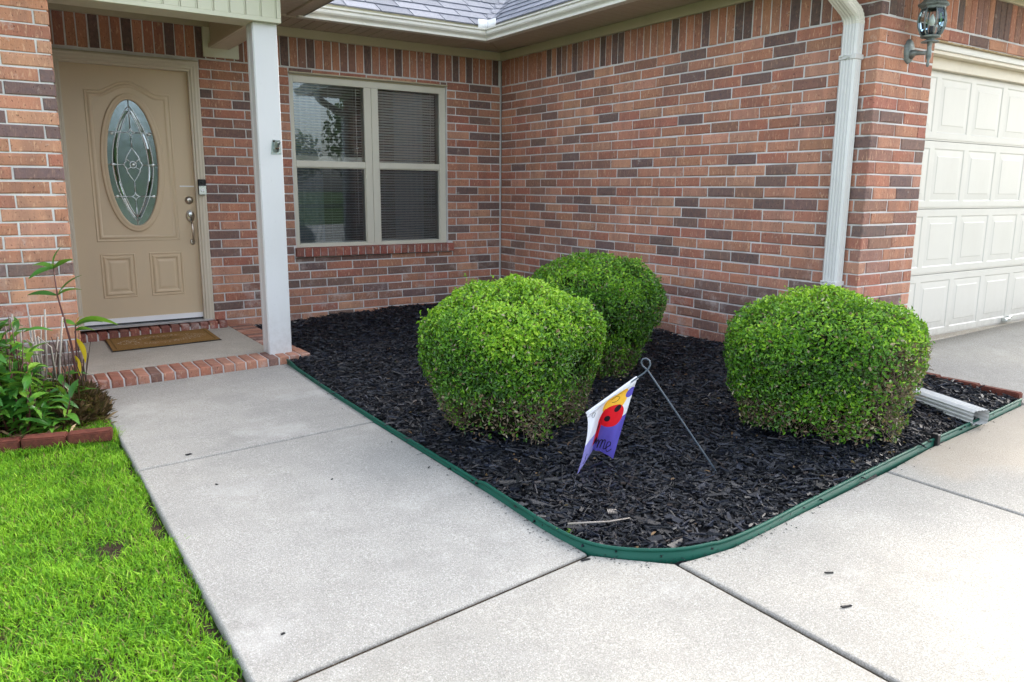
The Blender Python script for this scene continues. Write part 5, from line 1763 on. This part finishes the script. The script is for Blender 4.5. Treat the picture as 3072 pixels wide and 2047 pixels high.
def lawn_dens(x, y, q):
    c = np.array([mnoise.noise(Vector((a*4.3+9, b_*4.3, 2))) for a, b_ in zip(x, y)])
    bare = np.exp(-(((x+4.20)/.07)**2+((y+3.98)/.11)**2))+.9*np.exp(-(((x+4.04)/.05)**2+((y+4.55)/.13)**2))+.8*np.exp(-(((x+4.03)/.03)**2+((y+5.05)/.15)**2))
    return q.random(len(x)) < np.clip(.86+.7*c-.98*bare-.45*(x > -4.05)*(c < -.05), .04, 1)
Gs = [blades(150000, 21, -5.25, -3.98, -5.5, -2.66, .015, .036, lawn_dens, (.0022,.0048)),
      blades(7000, 22, -4.75, -4.00, -2.66, -2.28, .025, .06),
      blades(26000, 23, -6.6, -5.3, -6.6, -2.66, .03, .06, None, (.004,.008))]
V = np.concatenate([g[0] for g in Gs]); o_ = 0; FF = []
for g in Gs: FF.append(g[1]+o_); o_ += len(g[0])
grass = link('grass', fast_mesh('grass', V, np.concatenate(FF), {'rnd': np.concatenate([g[2] for g in Gs])}, M['grass']))
tag(grass, 'short bright green grass beside the walkway', 'grass', kind='stuff')
mb = MB(); b = 0
for (x, y) in [(-6.8,-6.8),(-4.022,-6.8),(-4.018,-1.70),(-6.8,-1.70)]: mb.v.append((x, y, base(x)-.028))
mb.face([0,1,2,3]); tag(mb.build('lawn_soil', M['soil']), kind='structure')

# ------------------------------------------------------------------ plants at the left wall
def lance_mesh(seed, L=1.0, W=.24, curl=.35):
    q = random.Random(seed); V = []; F = []; n = 7
    for i in range(n+1):
        t_ = i/n; w = W*math.sin(math.pi*min(1, t_*.94+.03))**.8*(1-.25*t_)
        z = -curl*t_*t_*.6+.05*math.sin(t_*3); y = t_*L*(1-.15*curl*t_)
        V += [(-w/2, y, z+.10*w), (0, y, z-.05*w), (w/2, y, z+.10*w)]
    for i in range(n):
        for k in (0, 1): F.append((3*i+k, 3*i+k+1, 3*i+4+k, 3*i+3+k))
    me = bpy.data.meshes.new('leaf'); me.from_pydata(V, [], F); me.polygons.foreach_set('use_smooth', [True]*len(F))
    return me
def add_rnd(me, v):
    a = me.attributes.new('rnd', 'FLOAT', 'FACE'); a.data.foreach_set('value', [v]*len(me.polygons))
LM = []
for k in range(8):
    me = lance_mesh(k, 1, rng.uniform(.27,.36), rng.uniform(.2,.8)); add_rnd(me, k/7); me.materials.append(M['plantleaf']); LM.append(me)
YL = lance_mesh(99, 1, .26, .6); add_rnd(YL, .5); YL.materials.append(M['yellowleaf'])
def leaf_at(parent, p, az, el, L, me=None, roll=0.0, pw=None):
    o = link('leaf', me or LM[rng.randrange(8)], None, parent)
    rot = Matrix.Rotation(az, 4, 'Z') @ Matrix.Rotation(el, 4, 'X') @ Matrix.Rotation(roll, 4, 'Y')
    o.matrix_basis = Matrix.Translation(Vector(p)-(pw or Vector((0,0,0)))) @ rot @ Matrix.Scale(L, 4)
    return o
def stem_plant(name, label, c, stems, group=None, leafL=(.085,.15), stemmat='redstem'):
    root = empty(name, c); tag(root, label, 'plant', group); pw = Vector(c)
    for (dx, dy, h, lx, ly, nl) in stems:
        b = Vector((c[0]+dx, c[1]+dy, c[2])); top_ = b+Vector((lx, ly, h)); mid = (b+top_)/2+Vector((rng.uniform(-.02,.02), rng.uniform(-.02,.02), .02))
        mb = MB(); mb.tube([b-pw, mid-pw, top_-pw], [.005,.004,.002], 6); mb.build('stem', M[stemmat], root)
        for k in range(nl):
            t_ = .25+.75*(k+rng.random()*.6)/nl; t_ = min(t_, 1)
            p = (1-t_)**2*b+2*t_*(1-t_)*mid+t_*t_*top_
            leaf_at(root, p, rng.uniform(0, 2*math.pi), R(rng.uniform(-15, 55)), rng.uniform(*leafL), None, R(rng.uniform(-30,30)), pw)
    return root
gz0 = base(-4.4)-.02
stems = []
for k in range(120):
    if k < 62: dx = rng.uniform(-.16, .07); h = rng.uniform(.24, .66)
    elif k < 92: dx = rng.uniform(.04, .22); h = rng.uniform(.10, .30)
    else: dx = rng.uniform(-.55, -.16); h = rng.uniform(.25, .66)
    dy = rng.uniform(-.28, .22)
    stems.append((dx, dy, h*(1.0 if dy > -.12 else .75), rng.uniform(-.05,.06), rng.uniform(-.12,.02), rng.randrange(7, 11)))
stem_plant('leafy_plant', 'bushy green lance leaved plant at the left edge against the brick wall', (-4.42,-2.10,gz0), stems)
# tall sprout with a red stem
sp = Vector((-4.125,-2.0,base(-4.1)-.02)); sprout = empty('leafy_sprout', sp); tag(sprout, 'single tall red stemmed sprout with a yellow leaf beside the porch step', 'plant')
P_ = [(-4.125,-2.0,sp.z),(-4.122,-1.99,.20),(-4.130,-1.98,.36),(-4.150,-1.97,.50),(-4.172,-1.96,.64),(-4.176,-1.955,.79)]
mb = MB(); mb.tube([Vector(p)-sp for p in P_], [.007,.0065,.006,.005,.004,.0025], 8); mb.build('stem', M['redstem'], sprout)
mb = MB(); mb.tube([Vector(p)-sp for p in [(-4.115,-1.985,sp.z),(-4.112,-1.98,.2),(-4.106,-1.975,.40),(-4.10,-1.97,.475)]], [.005,.0045,.004,.003], 8); mb.build('stem', M['redstem'], sprout)
for (p, az, el, L, me) in [(P_[5],-30,68,.17,None),(P_[5],60,25,.15,None),(P_[5],110,-5,.16,None),(P_[4],-95,30,.15,None),(P_[4],-75,48,.20,None),(P_[4],85,15,.17,None),(P_[5],170,30,.12,None),(P_[5],-110,35,.14,None),
                           ((-4.105,-1.975,.46),-88,24,.17,None),((-4.10,-1.97,.475),-82,16,.25,None),((-4.10,-1.97,.475),-60,60,.08,YL),((-4.108,-1.975,.40),-85,-62,.18,YL),((-4.118,-1.985,.30),-70,-75,.14,YL),((-4.10,-1.97,.47),60,30,.12,None),((-4.102,-1.972,.44),-130,10,.15,None)]:
    o = leaf_at(sprout, p, R(az), R(el), L*.86, me, R(rng.uniform(-50,-15)), sp)
# cut dead stalks
dc = Vector((-4.30,-1.95,base(-4.3)-.02)); dead = empty('dead_stalks', dc); tag(dead, 'clump of pale cut dead stalks standing in front of the brick wall', 'dead plant')
for (x0, x1, z1) in [(-4.375,-4.392,.63),(-4.35,-4.362,.60),(-4.30,-4.302,.62),(-4.295,-4.285,.56),(-4.31,-4.24,.64),(-4.24,-4.19,.55),(-4.21,-4.165,.56),(-4.335,-4.315,.58),(-4.405,-4.43,.52),(-4.28,-4.32,.48),(-4.25,-4.29,.44)]:
    y = rng.uniform(-2.06,-1.86); b = Vector((x0, y, dc.z)); tp = Vector((x1, y+rng.uniform(-.05,.03), z1*rng.uniform(.72,.96)))
    md = (b+tp)/2+Vector((rng.uniform(-.02,.02), rng.uniform(-.02,.02), 0))
    mb = MB(); mb.tube([b-dc, md-dc, tp-dc], [.006,.0055,.005], 7); mb.build('stalk', M['deadstalk'], dead)
for pts in ([(-4.285,-2.12,.44),(-4.235,-2.13,.385),(-4.225,-2.13,.20)],[(-4.31,-2.1,.22),(-4.20,-2.12,.20)],[(-4.34,-2.08,.43),(-4.27,-2.1,.36)],[(-4.29,-2.1,.30),(-4.26,-2.05,.55)],[(-4.39,-2.1,.40),(-4.33,-2.06,.36)]):
    mb = MB(); mb.tube([Vector(p)-dc for p in pts], .0035, 6); mb.build('broken_stalk', M['deadstalk'], dead)
for k in range(46):      # dark twiggy stems crowding the foot of the wall
    x0 = rng.uniform(-4.34,-4.07); y = rng.uniform(-2.16,-1.84); h = rng.uniform(.14,.44)
    b = Vector((x0, y, dc.z)); tp = Vector((x0+rng.uniform(-.07,.07), y+rng.uniform(-.05,.05), h)); md = (b+tp)/2+Vector((rng.uniform(-.03,.03), rng.uniform(-.02,.02), 0))
    mb = MB(); mb.tube([b-dc, md-dc, tp-dc], [.004,.0034,.002], 5); mb.build('twig', M['darktwig'], dead, recalc=False)
# brown dead leaf heap by the walk
q = np.random.default_rng(41); n = 3000
th = q.uniform(0, 2*np.pi, n); rr = np.sqrt(q.random(n)); hh = q.random(n)**1.2
P = np.stack([-4.155+rr*.165*np.cos(th)-.02*hh, -2.02+rr*.30*np.sin(th), base(-4.1)-.02+hh*.21*(1-.75*rr)], 1)
N = np.stack([np.cos(th)*.6, np.sin(th)*.6-.3, np.full(n, .7)], 1)+q.normal(0,.5,(n,3)); N /= np.linalg.norm(N, axis=1)[:,None]
Vv, Ff, Rr = leaf_cards(P, N, q.uniform(.025,.11,n), q.uniform(.003,.011,n), q, np.clip(q.beta(.9,2.1,n), 0, 1), .5, fold=.5, up_bias=.75)
lt = link('dead_leaf_heap', fast_mesh('dead_leaf_heap', Vv, Ff, {'rnd': Rr}, M['litter'])); tag(lt, 'heap of brown withered leaves and stems at the edge of the walkway', 'dead leaves', kind='stuff')
n = 160
P = np.stack([q.uniform(-4.5,-4.03,n), q.uniform(-2.5,-1.75,n), np.full(n, base(-4.2)+.0)], 1); N = np.tile([[0,0,1.0]], (n,1))+q.normal(0,.3,(n,3)); N /= np.linalg.norm(N, axis=1)[:,None]
Vv, Ff, Rr = leaf_cards(P, N, q.uniform(.05,.14,n), q.uniform(.003,.006,n), q, q.uniform(.5,1,n), .1, fold=.5)
lt = link('dry_stems', fast_mesh('dry_stems', Vv, Ff, {'rnd': Rr}, M['litter'])); tag(lt, 'loose dry stems lying in the left plant bed', 'dry stems', kind='stuff')

# ------------------------------------------------------------------ small litter
q = np.random.default_rng(52); pts = []
while len(pts) < 230:
    x, y = q.uniform(-2.85,.15), q.uniform(-5.2,-1.2)
    d0 = min(math.hypot(x+2.3,y+3.75), math.hypot(x+1.1,y+4.65), math.hypot(x+1.25,y+3.1))
    if in_bed(x, y) and (d0 < .72 or q.random() < .25): pts.append((x, y))
P = np.array([(x, y, mulch_z(x, y)+.014) for x, y in pts]); n = len(P); N = np.tile([[0,0,1.0]], (n,1))+q.normal(0,.35,(n,3)); N /= np.linalg.norm(N, axis=1)[:,None]
Vv, Ff, Rr = leaf_cards(P, N, q.uniform(.014,.030,n), q.uniform(.005,.012,n), q, q.uniform(.35,1,n), .15)
lt = link('fallen_leaves', fast_mesh('fallen_leaves', Vv, Ff, {'rnd': Rr}, M['litter'])); tag(lt, 'tiny tan fallen leaves scattered on the black mulch', 'fallen leaves', kind='stuff')
def chip(x, y, L, W, rz, mat='mulchbase', label='loose black mulch bit lying on the bare concrete'):
    me = bpy.data.meshes.new('mulch_bit'); bm = bmesh.new(); bmesh.ops.create_cube(bm, size=1)
    for v in bm.verts: v.co = Vector((v.co.x*L*rng.uniform(.7,1), v.co.y*W*rng.uniform(.5,1), v.co.z*.003))
    bm.to_mesh(me); bm.free()
    o = link('mulch_bit', me, M[mat], None, (x, y, base(x)+.0035), (rng.uniform(-.1,.1), rng.uniform(-.1,.1), rz))
    tag(o, label, 'mulch bit', 'loose mulch bits on the concrete')
for (x, y, L, W, rz, lb) in [(-3.774,-3.139,.030,.024,.4,'black mulch flake on the walkway just before its upper joint'), (-3.758,-3.604,.016,.008,1.9,'black mulch crumb on the left half of the middle walkway panel'), (-3.335,-3.833,.014,.007,.8,'black mulch crumb in the middle of the walkway panel'), (-2.322,-5.537,.034,.008,-.5,'black mulch sliver on the driveway nearest the curved edging'),
        (-2.458,-5.689,.040,.009,-.3,'longest black mulch sliver, on the sunlit driveway'), (-3.879,-4.872,.013,.009,.2,'black mulch crumb at the lower left of the walkway'), (-2.905,-5.02,.036,.012,-.1,'black mulch sliver at the walkway joint by the edging'), (-2.93,-3.95,.03,.006,.9,'black mulch sliver beside the straight run of the edging')]:
    chip(x, y, L, W, rz, 'mulchbase', lb)
q = np.random.default_rng(61); n = 420; e_ = q.integers(0, len(EDGE)-1, n)
P = np.array([(EDGE[i].x-abs(q.normal(0,.03))*(1 if EDGE[i].x < -2.7 else 0)-.008, EDGE[i].y-abs(q.normal(0,.03))*(1 if EDGE[i].x > -2.75 else 0)-.004, base(EDGE[i].x)+.002) for i in e_])
N = np.tile([[0,0,1.0]], (n,1))+q.normal(0,.2,(n,3)); N /= np.linalg.norm(N, axis=1)[:,None]
Vv, Ff, Rr = leaf_cards(P, N, q.uniform(.003,.012,n), q.uniform(.002,.004,n), q, q.uniform(0,1,n), .05)
o = link('bark_crumbs', fast_mesh('bark_crumbs', Vv, Ff, {'rnd': Rr}, M['mulch'])); tag(o, 'fine dark bark crumbs along the outside of the green edging', 'crumbs', kind='stuff')
stick = MB(); stick.tube([(-2.845,-4.845,.062),(-2.78,-4.90,.072),(-2.72,-4.925,.070),(-2.650,-4.955,.078)], [.0035,.003,.003,.002], 6)
so = stick.build('dry_twig', M['deadstalk']); tag(so, 'pale dry twig on the mulch at the curve of the edging', 'twig')
wd = empty('weed_tuft', (-2.85,-4.845,mulch_z(-2.84,-4.84))); tag(wd, 'tiny yellow green weed on the mulch by the curved edging', 'weed')
for k in range(9): leaf_at(wd, (rng.uniform(-.02,.02), rng.uniform(-.02,.02), .005), rng.uniform(0,6.28), R(rng.uniform(10,60)), rng.uniform(.018,.04), LM[7])
rb = MB()
for k in range(6): rb.box(-.015+.006*k, -.0115+.006*k, -.012, .012, 0, .006)
o = rb.build('ribbed_scrap', M['deadstalk'], None, (-2.625,-4.828,mulch_z(-2.62,-4.83)+.018), (.1,0,R(-30))); tag(o, 'small pale ribbed scrap on the mulch near the curve', 'scrap')

# ------------------------------------------------------------------ trees across the road, mirrored in the glass
def tree(x, y, h, w, seed, label):
    q = np.random.default_rng(seed); root = empty('street_tree', (x, y, base(x)-.04)); tag(root, label, 'tree', 'trees across the road')
    mb = MB(); mb.tube([(0,0,0),(.1,0,h*.25),(-.05,.1,h*.5),(0,0,h*.8)], [.22,.17,.12,.04], 8)
    for k in range(7):
        a = k*.9+q.uniform(0,.5); z0 = h*(.28+.06*k); mb.tube([(0,0,z0),(math.cos(a)*w*.25, math.sin(a)*w*.25, z0+h*.12),(math.cos(a)*w*.42, math.sin(a)*w*.42, z0+h*.2)], [.08,.05,.02], 6)
    mb.build('trunk', M['trunk'], root)
    cl = 60; C_ = []
    for k in range(cl):
        v = q.normal(0,1,3); v /= np.linalg.norm(v); r_ = q.random()**.4
        C_.append((v[0]*w*.45*r_, v[1]*w*.45*r_, h*.6+v[2]*h*.33*r_))
    C_ = np.array(C_); n = 7500; ci = q.integers(0, cl, n); v = q.normal(0,1,(n,3)); v /= np.linalg.norm(v, axis=1)[:,None]
    P = C_[ci]+v*(w*.13)*q.uniform(.6,1.05,n)[:,None]
    Vv, Ff, Rr = leaf_cards(P, v, q.uniform(.22,.42,n), q.uniform(.12,.22,n), q, np.clip(.5+.25*v[:,2]+q.normal(0,.2,n), 0, 1), .5)
    o = link('crown', fast_mesh('crown', Vv, Ff, {'rnd': Rr}, M['treeleaf']), None, root); o['kind'] = 'stuff'
for k, (x, y, h, w) in enumerate([(1,-44,5.6,9),(-7,-46,5.4,9),(9.5,-42,5.4,8.5),(17.5,-40,7.4,8.5),(25,-43,5.0,9),(34,-42,5.5,9),(-16,-45,5.5,9)]):
    tree(x, y, h, w, 100+k, ['leafy tree across the road, mirrored in the door glass', 'tall leafy tree across the road left of the one in the door glass', 'low leafy tree across the road between door and window reflections', 'tallest leafy tree mirrored in the upper left window pane', 'round leafy tree across the road mirrored low in the window', 'leafy tree across the road at the far right', 'leafy tree across the road at the far left'][k])
